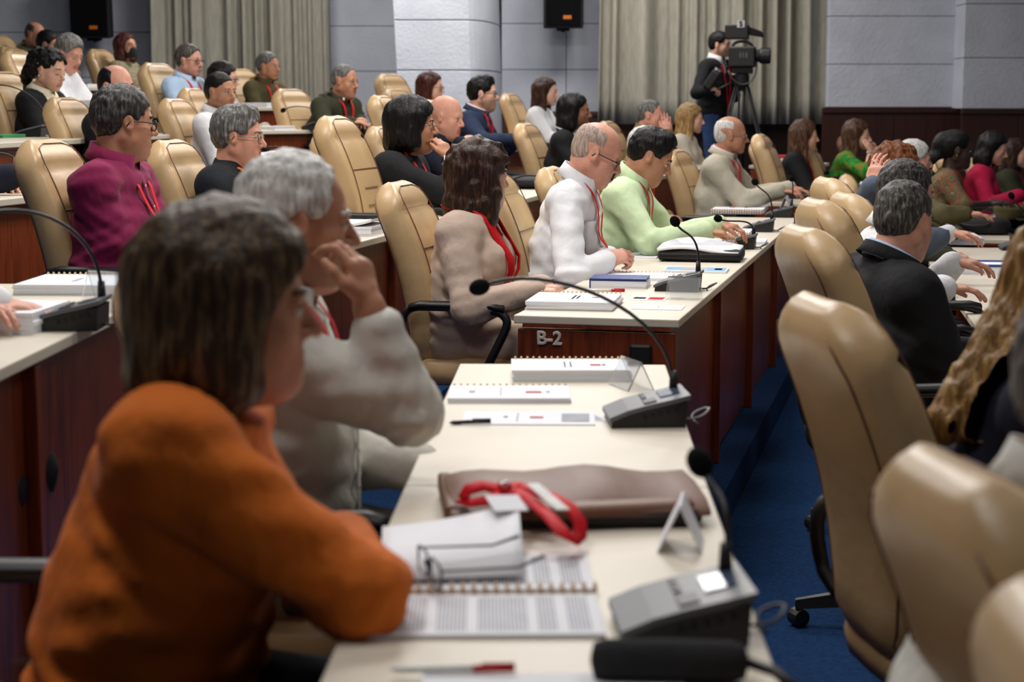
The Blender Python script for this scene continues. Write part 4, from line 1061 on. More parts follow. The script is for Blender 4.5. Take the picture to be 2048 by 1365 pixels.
def X_pocket(mat, y0=-.055, y1=-.15, dz=.15, h=.13):
    def f(p, d, rt, H):
        z = d['nb'][2] - dz; rows = []
        for i in range(7):
            r_ = []
            for j in range(6):
                y = y0 + (y1 - y0) * j / 5; zz = z - h * i / 6; x = d['front'](y, zz); r_.append(((x or d['nb'][0] + .1) + .0015, y, zz))
            rows.append(r_)
        MB().loft(rows, closed=False, caps=False).build('pocket', mat, rt, smooth=True, solid=.003)
    return f
def X_placket(mat, dep=.40):
    def f(p, d, rt, H):
        l = []
        for i in range(12):
            z = d['nb'][2] - .04 - dep * i / 11; x = d['front'](0, z)
            if x: l.append((x + .002, 0, z))
        if len(l) > 3:
            ribbon(l, .03).build('placket', mat, rt, smooth=True)
            for q in l[1::2]: MB().ball((q[0] + .002, 0, q[2]), (.002, .005, .005), 6).build('button', WHITEP, rt)
    return f
CH = lambda s, **k: dict(label='tan leather chair ' + s, **k)
LIPD = rgb(140, 60, 60)
# --- front row B
person('woman in an orange jacket with a brown bob, leaning on the nearest desk', 462, 415, 2.36, 'B', yaw=-2, fem=True, fat=.3, wide=.96, lean=14, shr=.455, face=13, pitch=4, hair='bob', hcol='umber', thick=.026, len=-.098, skin='tan', wear=[dict(n='jacket', m=ORANGE, g=.024, neck=.012, wr=.006)], earring='gold',
       R=dict(epx=(712, 1180, 2.2), px=(672, 1098, 2.43), d=(-.15, 1, -.05)), L=dict(at=(.22, .17, .765), d=(.1, -1, 0)), legm=C_('black_skirt_cloth', 26, 26, 30), chair=CH('under the woman in the orange jacket, at the bottom left', d=(-.22, 0)))
person('white haired man in an off-white shirt resting his hand on his mouth', 592, 300, 3.28, 'B', yaw=-3, fat=.6, wide=1.08, lean=3, neck=16, face=14, pitch=6, hair='short', hcol='white', thick=.010, hairline=.035, skin='tan', stubble=rgb(60, 50, 46), wear=[shirt(OFFW, g=.022, wr=.006)], lanyard=True, lw=.022, lan=.22,
       R=dict(epx=(815, 822, 3.14), px=(738, 615, 3.12), d=(-.22, .12, .97), n=(-.9, .35, -.1), curl=.75, thumb=1.1, sleeve=.74), L=dict(lap=1, at=(.30, .12, .70)), legm=GREYT, armr=1.15, extra=X_placket(OFFW), chair=CH('under the white haired man in the off-white shirt', d=(.14, 0)))
person('woman with wavy brown hair in a beige blazer and red blouse at the B-2 desk', 962, 281, 6.6, 'B', yaw=-12, fem=True, fat=.5, wide=1.02, lean=6, face=32, pitch=4, hair='wavy', hcol='dkbrown', thick=.024, len=-.16, skin='light', wear=[dict(n='blouse', m=RED, g=.008, collar=dict(flare=.05, height=.035, drop=.06)), dict(jacket(BEIGE), g=.022, open=(.40, .06), collar=None)],
       R=dict(px=(1068, 582, 6.35), d=(1, .25, -.05), curl=.8), L=dict(px=(1085, 575, 6.6), d=(.9, -.4, 0), curl=.8), legm=BEIGE, extra=X_lapel(RED, .36, .035), chair=CH('of the woman in the beige blazer, next to B-2'))
person('bald man with glasses in a white shirt, hands clasped, looking down', 1196, 242, 7.25, 'B', yaw=-12, fat=.3, wide=1.0, lean=13, face=-6, pitch=27, hair='ring', hcol='pale', thick=.003, bald=.03, skin='rosy', glasses='dark', brows=False, wear=[shirt(WHITE, g=.020, wr=.005)], lanyard=True, lan=.36,
       R=dict(px=(1212, 522, 7.0), d=(.85, .35, .25), n=(-.1, .6, -.75), curl=.95, epx=(1140, 560, 6.85)), L=dict(px=(1218, 515, 7.22), d=(.85, -.35, .2), n=(-.1, -.5, -.8), curl=.8), extra=X_all(X_pocket(WHITE), X_placket(WHITE)), chair=CH('of the man in the white shirt with clasped hands'))
person('black haired man in a pale green shirt reading at the desk', 1304, 255, 8.2, 'B', yaw=-13, fat=.4, wide=1.05, lean=17, face=-8, pitch=30, hair='short', hcol='black', quiff=True, skin='tan', wear=[shirt(GREENS, g=.022, wr=.005)], lanyard=True, lan=.36,
       R=dict(epx=(1300, 485, 7.9), px=(1412, 464, 8.1), d=(.95, .1, -.1), curl=.45), L=dict(px=(1440, 450, 8.35), d=(.9, -.2, -.1), curl=.5), extra=X_all(X_pocket(GREENS), X_placket(GREENS)), chair=CH('of the man in the pale green shirt'))
person('old bald man with glasses in a stone coloured jacket, hands on the desk', 1463, 230, 11.6, 'B', yaw=-22, lean=10, face=-6, pitch=6, hair='ring', hcol='white', thick=.002, bald=.03, skin='tan', glasses='wire', brows=False, wear=[shirt(PINKS, g=.008), jacket(STONE, g=.026, open=(.22, .04))], lanyard=True,
       R=dict(px=(1560, 382, 11.4), d=(.95, .1, -.1), curl=.3), L=dict(px=(1580, 376, 11.8), d=(.95, -.1, -.1), curl=.3), chair=CH('of the old man in the stone jacket'))
person('woman in black with long straight brown hair and a red lanyard', 1610, 239, 14.3, 'B', yaw=-14, fem=True, lean=12, face=-4, hair='long', hcol='brown', thick=.016, len=-.22, skin='light', wear=[dict(n='top', m=BLK, g=.018)], lanyard=True, R=dict(px=(1680, 362, 14.0), d=(.9, .2, -.3), curl=.5), chair=CH('of the brown haired woman in black'))
person('woman in a green patterned dress, hands clasped at her chin', 1715, 238, 14.6, 'B', yaw=-14, fem=True, lean=14, face=-16, hair='long', hcol='brown', thick=.014, len=-.22, skin='light', wear=[dict(n='dress', m=LEAF, g=.014)], R=dict(px=(1741, 306, 14.3), epx=(1733, 345, 14.2), d=(-.1, .35, .9), n=(-.7, .5, 0), curl=.7, sleeve=.3), L=dict(px=(1748, 304, 14.6), d=(-.1, -.3, .9), n=(-.7, -.5, 0), curl=.7, sleeve=.3), extra=X_brace(METAL), chair=CH('of the woman in the green dress'))
# --- row C
person('man in a maroon shirt with a red lanyard turning away to look over his shoulder', 246, 167, 6.15, 'C', yaw=-8, fat=.7, wide=1.08, lean=2, face=28, pitch=6, hair='short', hcol='dkgrey', skin='tan', thick=.010, glasses='dark', wear=[shirt(MAROON, g=.020, wr=.007)], lanyard=True, lan=.42,
       R=dict(px=(310, 478, 6.1), epx=(220, 485, 5.95), d=(1, .3, 0)), L=dict(lap=1, at=(.34, .10, .68)), extra=X_placket(MAROON), chair=CH('of the man in the maroon shirt'))
person('grey haired man with wire glasses in a black zip jacket', 476, 210, 7.5, 'C', yaw=-11, fat=.2, lean=4, face=-3, pitch=5, hair='short', hcol='grey', quiff=True, skin='rosy', thick=.014, glasses='wire', wear=[dict(n='jacket', m=BLKN, g=.024, neck=.05)], lanyard=True, lanm=C_('orange_ribbon', 220, 110, 40), lan=.10, chair=CH('of the grey haired man in the black zip jacket'))
person('woman with a black bob in a black cardigan, hand at her chin', 826, 195, 8.4, 'C', yaw=-14, fem=True, fat=.6, wide=1.05, lean=17, face=2, pitch=2, hair='bob', hcol='black', thick=.026, len=-.085, skin='tan', glasses='wire', earring='gold', wear=[dict(n='cardigan', m=BLK, g=.024)], lanyard=True, lan=.4,
       R=dict(px=(896, 318, 8.3), epx=(905, 395, 8.2), d=(-.35, .15, .9), n=(-.8, .45, -.2), curl=.7, sleeve=.4), L=dict(at=(.42, .08, .77)), extra=X_brace(METAL, w=.03), chair=CH('of the woman with the black bob'))
person('bald man in a dark navy shirt behind the woman with the black bob', 893, 190, 10.4, 'C', yaw=-14, fat=.3, lean=14, face=-22, pitch=12, brows=False, skin='rosy', wear=[shirt(NAVYD, g=.02)], lanyard=True, R=dict(px=(922, 287, 10.3), d=(.3, .5, .3), curl=.9), chair=CH('of the bald man in the navy shirt'))
person('woman with sleek black hair in a black suit and white collar', 1150, 184, 12.4, 'C', yaw=-16, fem=True, lean=9, face=-6, hair='bob', hcol='black', thick=.010, len=-.12, skin='brown', earring='white', wear=[dict(n='shirt', m=WHITE, g=.008, collar=dict(flare=.035, height=.04, drop=.05)), jacket(BLK, open=(.30, .085), collar=None)], chair=CH('of the woman in the black suit and white collar'))
person('white haired man in a khaki uniform, half hidden behind the pale green shirt', 1292, 252, 11.0, 'C', yaw=-16, lean=14, face=10, pitch=10, hair='short', hcol='white', thick=.010, skin='tan', wear=[shirt(KHAKI, g=.02)], lanyard=True, lap=True, chair=CH('of the white haired man in khaki'))
person('man in a khaki uniform pressing his hands together before his mouth', 1302, 198, 14.4, 'C', yaw=-18, fat=.5, lean=10, face=-18, hair='short', hcol='grey', thick=.006, hairline=.025, skin='rosy', wear=[shirt(KHAKI, g=.02)], lanyard=True, R=dict(px=(1334, 268, 14.15), d=(-.1, .12, 1), n=(-.3, .9, 0), curl=.12, epx=(1325, 305, 14.0)), L=dict(px=(1338, 268, 14.3), d=(-.1, -.12, 1), n=(-.3, -.9, 0), curl=.12), chair=CH('of the man pressing his hands together'))
person('woman with long blond hair in a cream cardigan', 1382, 206, 14.9, 'C', yaw=-18, fem=True, lean=8, face=-8, hair='long', hcol='blond', thick=.014, len=-.21, skin='light', wear=[dict(n='cardigan', m=CREAMK, g=.018)], chair=CH('of the blond woman in the cream cardigan'))
# --- row D
person('balding man in a black jacket, half hidden behind the maroon shirt', 232, 126, 9.7, 'D', yaw=-13, lean=6, face=-30, pitch=4, hair='ring', hcol='black', thick=.006, hairline=.05, skin='rosy', wear=[shirt(WHITE, g=.008), jacket(BLK)], chair=CH('of the balding man in the black jacket'))
person('young man with cropped dark hair in a white shirt', 440, 142, 11.2, 'D', yaw=-13, lean=6, face=-32, pitch=4, hair='crop', hcol='black', thick=.005, skin='tan', stubble=rgb(90, 70, 60), wear=[shirt(WHITE, g=.018)], chair=CH('of the young man in the white shirt'))
person('bearded man with glasses in a navy suit and pink shirt', 966, 151, 13.0, 'D', yaw=-14, fat=.2, lean=12, face=-6, pitch=4, hair='short', hcol='black', quiff=True, skin='light', stubble=rgb(50, 40, 36), glasses='dark', wear=[shirt(PINKS, g=.008), jacket(NAVY, g=.024, open=(.24, .04))], lanyard=True, lan=.2, R=dict(px=(1022, 280, 12.8), epx=(965, 285, 12.6), d=(.95, .1, .05), curl=.3), L=dict(px=(1040, 275, 13.1), d=(.9, -.2, .1), curl=.3), chair=CH('of the man in the navy suit'))
# --- row E
person('woman with curly black hair tied back in a black blazer and cream blouse', 98, 95, 10.7, 'E', yaw=-16, fem=True, lean=6, face=-24, pitch=16, lids=True, hair='bun', hcol='black', tail=True, wave=.012, skin='light', earring='white', lips=LIPD, wear=[dict(n='blouse', m=CREAM, g=.010, collar=dict(flare=.03, height=.03)), jacket(BLK, open=(.38, .09), collar=None)], chair=CH('of the woman in the black blazer and cream blouse'))
person('officer in a dark green uniform with medals, leaning on the desk', 690, 127, 13.4, 'E', yaw=-30, fat=.8, wide=1.12, lean=20, face=-30, pitch=8, hair='crop', hcol='grey', thick=.004, hairline=.02, skin='tan', wear=[shirt(OLIVED, g=.02)], lanyard=True, lan=.3, R=dict(px=(705, 246, 12.9), epx=(650, 248, 13.1), d=(.9, .3, 0), curl=.5), L=dict(px=(722, 240, 13.3), d=(.5, -.6, 0), curl=.5), extra=X_epaul(OLIVED, True), chair=CH('of the officer with medals', d=(.0, 0), dz=-.07))
person('black haired woman with glasses in light grey, behind the young man', 448, 122, 13.6, 'E', yaw=-30, fem=True, lean=12, face=-4, pitch=8, hair='bob', hcol='black', thick=.012, len=-.10, skin='light', glasses='dark', wear=[dict(n='top', m=CREAMK, g=.016)], chair=CH('of the black haired woman with glasses in light grey', d=(-.1, .05)))
person('woman with sleek brown hair and glasses in red, beside the white pilaster', 862, 143, 14.9, 'E', yaw=-25, fem=True, lean=9, face=-12, hair='bob', hcol='auburn', thick=.012, len=-.14, skin='light', glasses='dark', wear=[dict(n='top', m=RED, g=.016)], chair=CH('of the woman with glasses in red'))
person('woman with long brown hair in a white top under the wall loudspeaker', 1092, 153, 15.4, 'E', yaw=-16, fem=True, lean=7, face=-14, hair='long', hcol='dkbrown', thick=.010, len=-.17, skin='light', earring='white', wear=[dict(n='top', m=WHITE, g=.016)], chair=CH('of the woman in the white top'))
# --- rows F, G, H
person('grey haired man in a white shirt reading with his head bowed', 138, 67, 12.4, 'F', yaw=-10, fat=.3, lean=14, face=-30, pitch=26, lids=True, hair='short', hcol='grey', skin='rosy', wear=[shirt(WHITE, g=.02)], chair=CH('of the grey haired man reading in a white shirt'))
person('grey haired man with dark glasses in a light blue shirt', 378, 86, 13.6, 'F', yaw=-26, lean=6, face=-24, hair='short', hcol='saltpep', thick=.008, skin='rosy', glasses='dark', wear=[shirt(LBLUES, g=.02)], lanyard=True, chair=CH('of the man in the light blue shirt'))
person('officer with grey cropped hair in an olive uniform by the left curtain', 536, 102, 15.6, 'F', yaw=-34, lean=6, face=-26, hair='short', hcol='grey', thick=.007, skin='tan', wear=[shirt(OLIVE, g=.02)], lanyard=True, extra=X_epaul(GOLD), chair=CH('of the olive uniformed officer by the curtain', d=(-.04, .1)))
person('woman with red brown hair wearing a black face mask', 252, 65, 16.6, 'G', yaw=-18, fem=True, lean=5, face=-30, pitch=-4, hair='bob', hcol='auburn', thick=.014, len=-.12, skin='tan', earring='white', wear=[dict(n='top', m=STRIPE, g=.016), jacket(STRIPE, open=(.3, .06), collar=None)], extra=X_mask, chair=CH('of the woman in the black face mask'))
person('dark haired person bent forward in the far left corner', 96, 60, 16.4, 'G', yaw=-15, lean=14, face=-10, pitch=12, hair='short', hcol='black', skin='tan', wear=[shirt(OLIVED, g=.02)], chair=CH('of the dark haired person in the far left corner'))
person('bald officer in olive at the far left corner, head bowed', 70, 43, 17.2, 'H', yaw=-15, lean=12, face=-20, pitch=22, lids=True, hair='ring', hcol='dkgrey', thick=.003, bald=.03, skin='tan', wear=[shirt(OLIVED, g=.02)], extra=X_epaul(GOLD), chair=CH('of the bald officer in the far left corner'))
# --- row A at the right
person('man in a black suit with cropped grey hair, seen from behind', 1812, 358, 5.5, 'A', yaw=14, fat=.5, wide=1.2, lean=10, neck=20, face=42, pitch=10, hair='short', hcol='saltpep', thick=.006, skin='rosy', wear=[dict(n='shirt', m=LBLUES, g=.008, collar=dict(height=.044, flare=.010, drop=.02)), jacket(BLK, g=.026)], R=dict(at=(.40, -.13, .77)), L=dict(at=(.44, .05, .77)), chair=False)
person('man with dark grey hair in a white shirt before the man in slate', 1815, 318, 6.5, 'A', yaw=-5, fat=.3, wide=1.05, lean=14, face=20, pitch=10, hair='short', hcol='dkgrey', thick=.010, skin='rosy', wear=[shirt(WHITE, g=.022, wr=.007)], R=dict(px=(1885, 578, 6.1), epx=(1800, 600, 6.0), d=(1, .2, 0), curl=.3), L=dict(px=(1905, 525, 6.6), d=(.95, 0, 0), curl=.4), chair=False)
person('man in a slate grey suit with one hand raised to his head', 1806, 326, 8.1, 'A', yaw=-6, lean=14, face=5, hair='short', hcol='grey', skin='rosy', wear=[shirt(WHITE, g=.008), jacket(GREYS, g=.024)], R=dict(px=(1748, 372, 7.7), epx=(1722, 425, 7.8), d=(.15, .25, .95), n=(.6, .7, 0), curl=.3), L=dict(px=(1898, 466, 8.1), epx=(1850, 486, 8.0), d=(.95, .0, -.05), curl=.4), chair=False)
person('person with curly copper hair between two grey haired men', 1796, 290, 9.6, 'A', yaw=-8, fem=True, lean=12, face=10, hair='curly', hcol='copper', thick=.034, len=-.10, skin='light', wear=[dict(n='top', m=OLIVED, g=.016)], chair=CH('of the person with curly copper hair'))
person('white haired man in profile behind the curly copper hair', 1830, 279, 11.2, 'A', yaw=-10, lean=14, face=-8, hair='short', hcol='white', thick=.014, skin='rosy', wear=[shirt(OLIVE, g=.02)], R=dict(px=(1932, 428, 10.4), epx=(1890, 432, 10.4), d=(.95, .1, 0), curl=.3), chair=CH('of the white haired man at the right'))
person('woman in a green patterned blouse with a red lanyard', 1915, 260, 11.9, 'A', yaw=-14, fem=True, fat=.5, wide=1.05, lean=9, face=-6, hair='bun', hcol='black', tail=True, thick=.014, skin='deep', earring='gold', lips=rgb(80, 40, 38), wear=[dict(n='blouse', m=PRINT, g=.020)], lanyard=True, lan=.36, R=dict(px=(1978, 408, 11.7), epx=(1925, 412, 11.6), d=(.95, .15, .1), curl=.3, sleeve=.15), L=dict(px=(1985, 405, 11.95), d=(.95, -.1, .1), sleeve=.15), chair=CH('of the woman in the green patterned blouse'))
person('dark haired woman in a crimson jacket looking down', 1990, 263, 13.6, 'A', yaw=-16, fem=True, lean=12, face=-32, pitch=18, lids=True, hair='bob', hcol='black', thick=.014, len=-.12, skin='light', lips=LIPD, wear=[dict(n='jacket', m=CRIM, g=.022, neck=.01)], R=dict(px=(2040, 390, 13.2), d=(.95, .1, 0)), chair=CH('of the woman in the crimson jacket'))
person('woman in olive with a red lanyard at the right edge', 2034, 276, 14.9, 'A', yaw=-16, fem=True, lean=10, face=-30, hair='long', hcol='dkbrown', thick=.010, len=-.16, skin='light', wear=[dict(n='top', m=OLIVED, g=.018)], lanyard=True, chair=CH('of the woman in olive at the right edge'))
person('woman with long blond hair in a dark navy top at the right edge', 2150, 440, 3.3, 'A', yaw=-8, fem=True, fat=.3, wide=1.08, lean=16, face=30, hair='long', hcol='dkblond', thick=.030, len=-.27, hdx=-.16, wave=.007, skin='light', wear=[dict(n='top', m=NAVYD, g=.022)], chair=False)
person('person in a pale grey shirt at the lower right edge', 2235, 545, 1.98, 'A', yaw=-5, lean=12, face=20, hair='short', hcol='grey', skin='tan', wear=[shirt(OFFW, g=.022)], chair=False)
# --- left edge
person('person in dark navy with a red lanyard cut off by the left edge', -165, 165, 6.95, 'D', yaw=-12, lean=12, face=0, R=dict(px=(25, 352, 6.75), d=(.9, .5, -.1)), hair='short', hcol='black', skin='tan', wear=[dict(n='jacket', m=NAVYD, g=.024)], lanyard=True, lw=.03, chair=CH('at the left edge, of the person in dark navy'))
person('person beyond the left edge, hand resting on the near left desk', -270, 260, 3.75, 'C', yaw=-3, lean=12, face=0, hair='short', hcol='black', skin='rosy', wear=[shirt(WHITE, g=.02)], R=dict(px=(-10, 610, 3.95), d=(1, .15, -.12), curl=.28), L=dict(at=(.3, .2, .78)), chair=False)
# --- the cameraman
def X_cam(p, d, rt, H):
    pass
person('standing cameraman in a black sweater and jeans with a white badge', 1441, 62, 17.3, 'D', yaw=-40, stand=True, lean=2, face=-28, pitch=3, hair='short', hcol='black', skin='light', stubble=rgb(80, 60, 50), wear=[shirt(WHITE, g=.008), dict(jacket(BLK, g=.022, hem=-.14), open=(.16, .05), collar=None)], lanyard=True, lan=.50, badge=True, legm=JEANS,
       R=dict(epx=(1394, 186, 17.0), px=(1414, 180, 16.95), d=(.8, .5, .1), n=(.2, .3, -.9), curl=.8), L=dict(px=(1470, 150, 17.3), d=(.6, -.5, .3), curl=.8), lw=.014)
with ThreadPoolExecutor(4) as ex: SOL = list(ex.map(solve, PEOPLE))
for p, d in zip(PEOPLE, SOL): assemble(p, d)
# ---------------------------------------------------------------- empty chairs
def chair_px(label, px, top, Z, lev, yaw, **k):       # the top of the backrest seen at px, top
    c = atY(px, top, Z); z = LV[lev]; Rb = Matrix.Rotation(R(yaw), 3, 'Z'); o = c - Rb @ Vector((-.34, 0, 0)); dz = c.z - z - 1.13
    return chair(label, o.x, o.y, z, yaw, dz=max(-.1, min(.12, dz)), **k)
chair_px('empty tan leather chair between the zip jacket man and the black bob', 655, 235, 8.0, 'C', -13)
chair_px('empty tan leather chair behind the black bob, right of the officer with medals', 752, 193, 11.6, 'D', -14)
chair_px('empty tan leather chair against the wall left of the white pilaster', 772, 168, 15.6, 'F', -30)
chair_px('empty tan leather chair in the middle behind the young man in white', 375, 178, 12.8, 'E', -14)
chair_px('empty tan leather chair at the far right of the old man, seen edge-on', 1512, 270, 12.9, 'B', -16)
chair_px('empty tan leather chair at the upper left behind the curly haired woman', 25, 106, 14.2, 'G', -14)
chair_px('tan leather chair behind the blond woman in navy, a large one at the right', 1622, 603, 3.25, 'A', 9)
chair_px('tan leather chair of the man in the black suit', 1592, 458, 5.0, 'A', 9)
chair_px('tan leather chair of the white shirted man, third in the right row', 1622, 402, 6.2, 'A', 7)
chair_px('tan leather chair of the man in the slate grey suit', 1644, 357, 7.8, 'A', 5)
chair_px('empty tan leather chair in the right row, small and farther back', 1682, 389, 7.2, 'A', 5)
chair_px('tan leather chair at the bottom right corner of the photo', 2075, 1235, 1.32, 'A', -2)
chair_px('tan leather chair at the lower right before the pale grey shirt', 1878, 940, 1.80, 'A', 9)
chair_px('empty tan leather chair far right behind the green patterned blouse', 1875, 298, 13.4, 'A', -16)
# the brown chair by the wainscot
r_ = chair('brown leather chair standing before the dark wainscot', 3.62, 17.3, .0, -20)
for ch in r_.children:
    if ch.name.split('.')[0] in ('backrest', 'seat'):
        ch.data = ch.data.copy(); ch.data.materials[0] = BROWNL
r_['group'] = 'brown side chairs'

# ---------------------------------------------------------------- on the front desk
ZB, ZC, ZD, ZE, ZF, ZG, ZA = [LV[k] + .74 for k in 'BCDEFGA']
def text_lines(m, w_, d_, cols, rows, h, fill=.72, seed=1):
    rnd = random.Random(seed)
    for (u0, u1) in cols:
        for i in range(rows):
            if rnd.random() < .12: continue
            v = .10 + .8 * (i + .5) / rows; e = u1 if rnd.random() < .7 else u0 + (u1 - u0) * rnd.uniform(.5, .9)
            m.box((-w_/2 + u0 * w_, -d_/2 + v * d_, h), (-w_/2 + e * w_, -d_/2 + v * d_ + .8 / rows * d_ * fill * .6, h + .0004))
def vlines(m, w_, d_, cols, h, n=26, seed=2):     # lines running along y (the reader sits at the left)
    rnd = random.Random(seed)
    for (u0, u1, v0, v1) in cols:
        k = max(2, int((u1 - u0) * w_ / .0062))
        for i in range(k):
            if rnd.random() < .1: continue
            x = -w_/2 + (u0 + (u1 - u0) * i / k) * w_; e = v1 if rnd.random() < .75 else v0 + (v1 - v0) * rnd.uniform(.4, .9)
            m.box((x, -d_/2 + v0 * d_, h), (x + .0030, -d_/2 + e * d_, h + .0004))
# open spiral bound document (two leaves) lying across the desk
c = at(985, 1192, ZB); r_ = empty('open_document', c, R(1)); tag(r_, 'open spiral bound document with printed columns under the spectacles', 'document')
MB().box((-.165, -.20, 0), (.145, -.012, .006)).build('lower_page', PAPER, r_, bevel=.001)
MB().box((-.150, .012, 0), (.145, .20, .006)).build('upper_page', PAPER, r_, bevel=.001)
m = MB(); m2 = MB()
for cx0, cx1 in ((-.145, -.085), (-.075, -.03), (-.02, .05), (.06, .09), (.10, .135)):
    for i in range(int((cx1 - cx0) / .0052)):
        m.box((cx0 + i * .0052, -.185, .006), (cx0 + i * .0052 + .0028, -.03, .0065))
        m.box((cx0 + i * .0052, .035, .006), (cx0 + i * .0052 + .0028, .185, .0065))
m.build('printed_columns', INKG, r_)
m = MB()
for i in range(20):
    x = -.15 + .0155 * i; m.tube([(x, .014 * math.cos(a), .004 + .010 * abs(math.sin(a)) + .003) for a in [k * math.pi / 6 for k in range(7)]], .0026, 5)
m.build('spiral_binding', SPIRAL, r_, smooth=True)
# curled loose sheet
c = at(925, 1115, ZB + .012); r_ = empty('printed_sheet', c, R(4)); tag(r_, 'loose printed sheet curling up beneath the spectacles', 'paper')
rows = [[(-.125 + .21 * i / 10, -.125, .002 + .004 * (i / 10) ** 2), (-.12 + .215 * i / 10, .15, .012 + .035 * (i / 10) ** 1.5)] for i in range(11)]
rows2 = [[a, tuple((A_(a) + A_(b)) / 2 - A_((0, 0, .008))), b] for a, b in rows]
MB().loft(rows2, closed=False, caps=False).build('sheet', PAPER, r_, smooth=True, solid=.0008)
# spectacles lying on the papers
c = at(862, 1138, ZB + .030); r_ = empty('eyeglasses', c, R(17)); tag(r_, 'dark blue framed spectacles lying folded open on the open document', 'glasses')
BLUEF = M_plain('dark_blue_frame', rgb(28, 30, 66), .3)
for s, (y0, yaw_) in ((-1, (-.036, 0)), (1, (.036, 0))):
    pts = [(-.005 + .003 * abs(math.cos(2 * math.pi * k / 16)), y0 + .030 * math.copysign(abs(math.cos(2 * math.pi * k / 16)) ** .7, math.cos(2 * math.pi * k / 16)), .003 + .020 * math.copysign(abs(math.sin(2 * math.pi * k / 16)) ** .7, math.sin(2 * math.pi * k / 16))) for k in range(16)]
    MB().tube(pts, .0018, 6, closed=True).build('rim', BLUEF, r_, smooth=True)
    MB().add(pts, [tuple(range(16))]).build('lens', LENS, r_, solid=.001)
    MB().tube([(-.004, s * .068, .014), (.05, s * .066, .012), (.11, s * .064, .010), (.150, s * .060, .022)], [.0018, .002, .0022, .003], 6).build('temple', BLUEF, r_, smooth=True)
MB().tube([(-.005, -.007, .006), (-.008, 0, .012), (-.005, .007, .006)], .0035, 6).build('bridge', BLUEF, r_, smooth=True)
# brown leather portfolio bag
c = at(1118, 1020, ZB); r_ = empty('portfolio_bag', c, R(5)); tag(r_, 'flat brown leather bag with a flap lying on the front desk', 'bag'); r_.scale = (1.34, 1.75, 1.2)
MB().box((-.135, -.085, .002), (.165, .075, .026)).build('body', BLACKM, r_, bevel=.010, seg=3)
rows = []
for i in range(13):
    x = -.145 + .32 * i / 12; b = .006 * math.sin(i * 1.1) + .014 * math.sin(i / 12 * 3.14); rows.append([(x, -.088 + .01 * (i / 12), .026), (x, -.06, .032 + b * .5), (x, 0, .036 + b), (x, .06, .034 + b * .7), (x, .088, .024), (x, .086, .016), (x, -.086, .016)])
MB().loft(rows).build('flap', BROWNL, r_, smooth=True, bevel=.003)
MB().box((-.15, -.075, .006), (-.132, .08, .034)).build('edge_piping', BROWNL, r_, bevel=.006, seg=3)
rows = [[(x, -.09 + .015 * i / 8, .030), (x, -.075 + .012 * i / 8, .036), (x, -.075 + .012 * i / 8, .020), (x, -.094 + .015 * i / 8, .018)] for i, x in enumerate([-.05 + .205 * k / 8 for k in range(9)])]
MB().loft(rows).build('flap_fold', BROWNL, r_, smooth=True)
# red lanyard on the bag
c = at(1060, 1000, ZB + .05); r_ = empty('red_lanyard', c); tag(r_, 'red lanyard with a white badge lying coiled on the brown bag', 'lanyard')
def pl(px, py, h): q = at(px, py, ZB + h) - c; return (q.x, q.y, q.z)
ribbon([pl(925, 1002, .05), pl(935, 980, .07), pl(965, 972, .075), pl(1000, 980, .065), pl(1030, 985, .062), pl(1060, 1000, .062), pl(1095, 1030, .06), pl(1125, 1065, .05), pl(1145, 1085, .03), pl(1160, 1072, .02), pl(1160, 1045, .04), pl(1140, 1015, .058), pl(1105, 995, .062), pl(1040, 975, .066), pl(1000, 975, .07)], .022, (.1, -.6, .8)).build('ribbon', REDR, r_, smooth=True)
ribbon([pl(920, 1000, .048), pl(945, 1005, .052), pl(985, 1000, .056), pl(1020, 985, .06)], .022, (.1, -.6, .8)).build('ribbon', REDR, r_, smooth=True)
MB().tube([pl(1000, 972, .072), pl(1012, 966, .074), pl(1020, 974, .07)], .004, 6).build('clip', METAL, r_, smooth=True)
q = Vector(pl(1095, 1005, .062)); m = MB().box((-.012, -.048, -.001), (.012, .048, .001)); b = m.build('badge_holder', WHITEP, r_); b.location = q + Vector((0, -.005, .010)); b.rotation_euler = (.25, .1, .55)
q = Vector(pl(1010, 1012, .056)); m = MB().box((-.025, -.03, -.001), (.03, .03, .001)); b = m.build('badge_card', PAPER, r_); b.location = q + Vector((.0, 0, .004)); b.rotation_euler = (.2, .05, .3)
tent('white folded name card standing behind the nearest microphone unit', 1362, 1092, ZB, -8, .10, .075, PAPER, 'folded name cards', 'name_card')
mic('nearest grey microphone unit on the front desk, screen reflecting the lamps', 1362, 1262, ZB, (1404, 935), 2.34, yaw=3)
c = at(1345, 1322, ZB + .026); r_ = empty('foam_microphone', c, R(-3)); tag(r_, 'thick foam covered microphone lying at the bottom of the front desk', 'microphone')
MB().lathe([(.004, -.098), (.020, -.094), (.025, -.08), (.026, 0), (.025, .07), (.020, .086), (.006, .09)], 18, Matrix.Rotation(math.pi / 2, 4, 'Y')).build('foam_windscreen', M_plain('grey_foam', rgb(52, 52, 54), .95, spec=.1, bump=.5, bs=400), r_, smooth=True)
MB().tube([(.088, 0, 0), (.12, -.02, -.005), (.14, -.06, -.012)], .007, 8).build('gooseneck', BLACK, r_, smooth=True)
sheet_stack('paper_sheets', 'white sheets at the very bottom of the front desk', 'paper', 1110, 1385, ZB, .31, .10, .006, 1)
pen('red and white pen lying on the bottom sheets of the front desk', 905, 1339, ZB + .006, .15, 2, WHITEP, REDP)
sheet_stack('spiral_document', 'thick spiral bound document pair at the far end of the front desk', 'document', 1142, 752, ZB, .30, .20, .030, 0, spiral='y+', prints=[(.44, .25, .45, .7, INK), (.49, .25, .50, .7, INK), (.66, .38, .75, .48, INKR), (.76, .40, .79, .47, INK)])
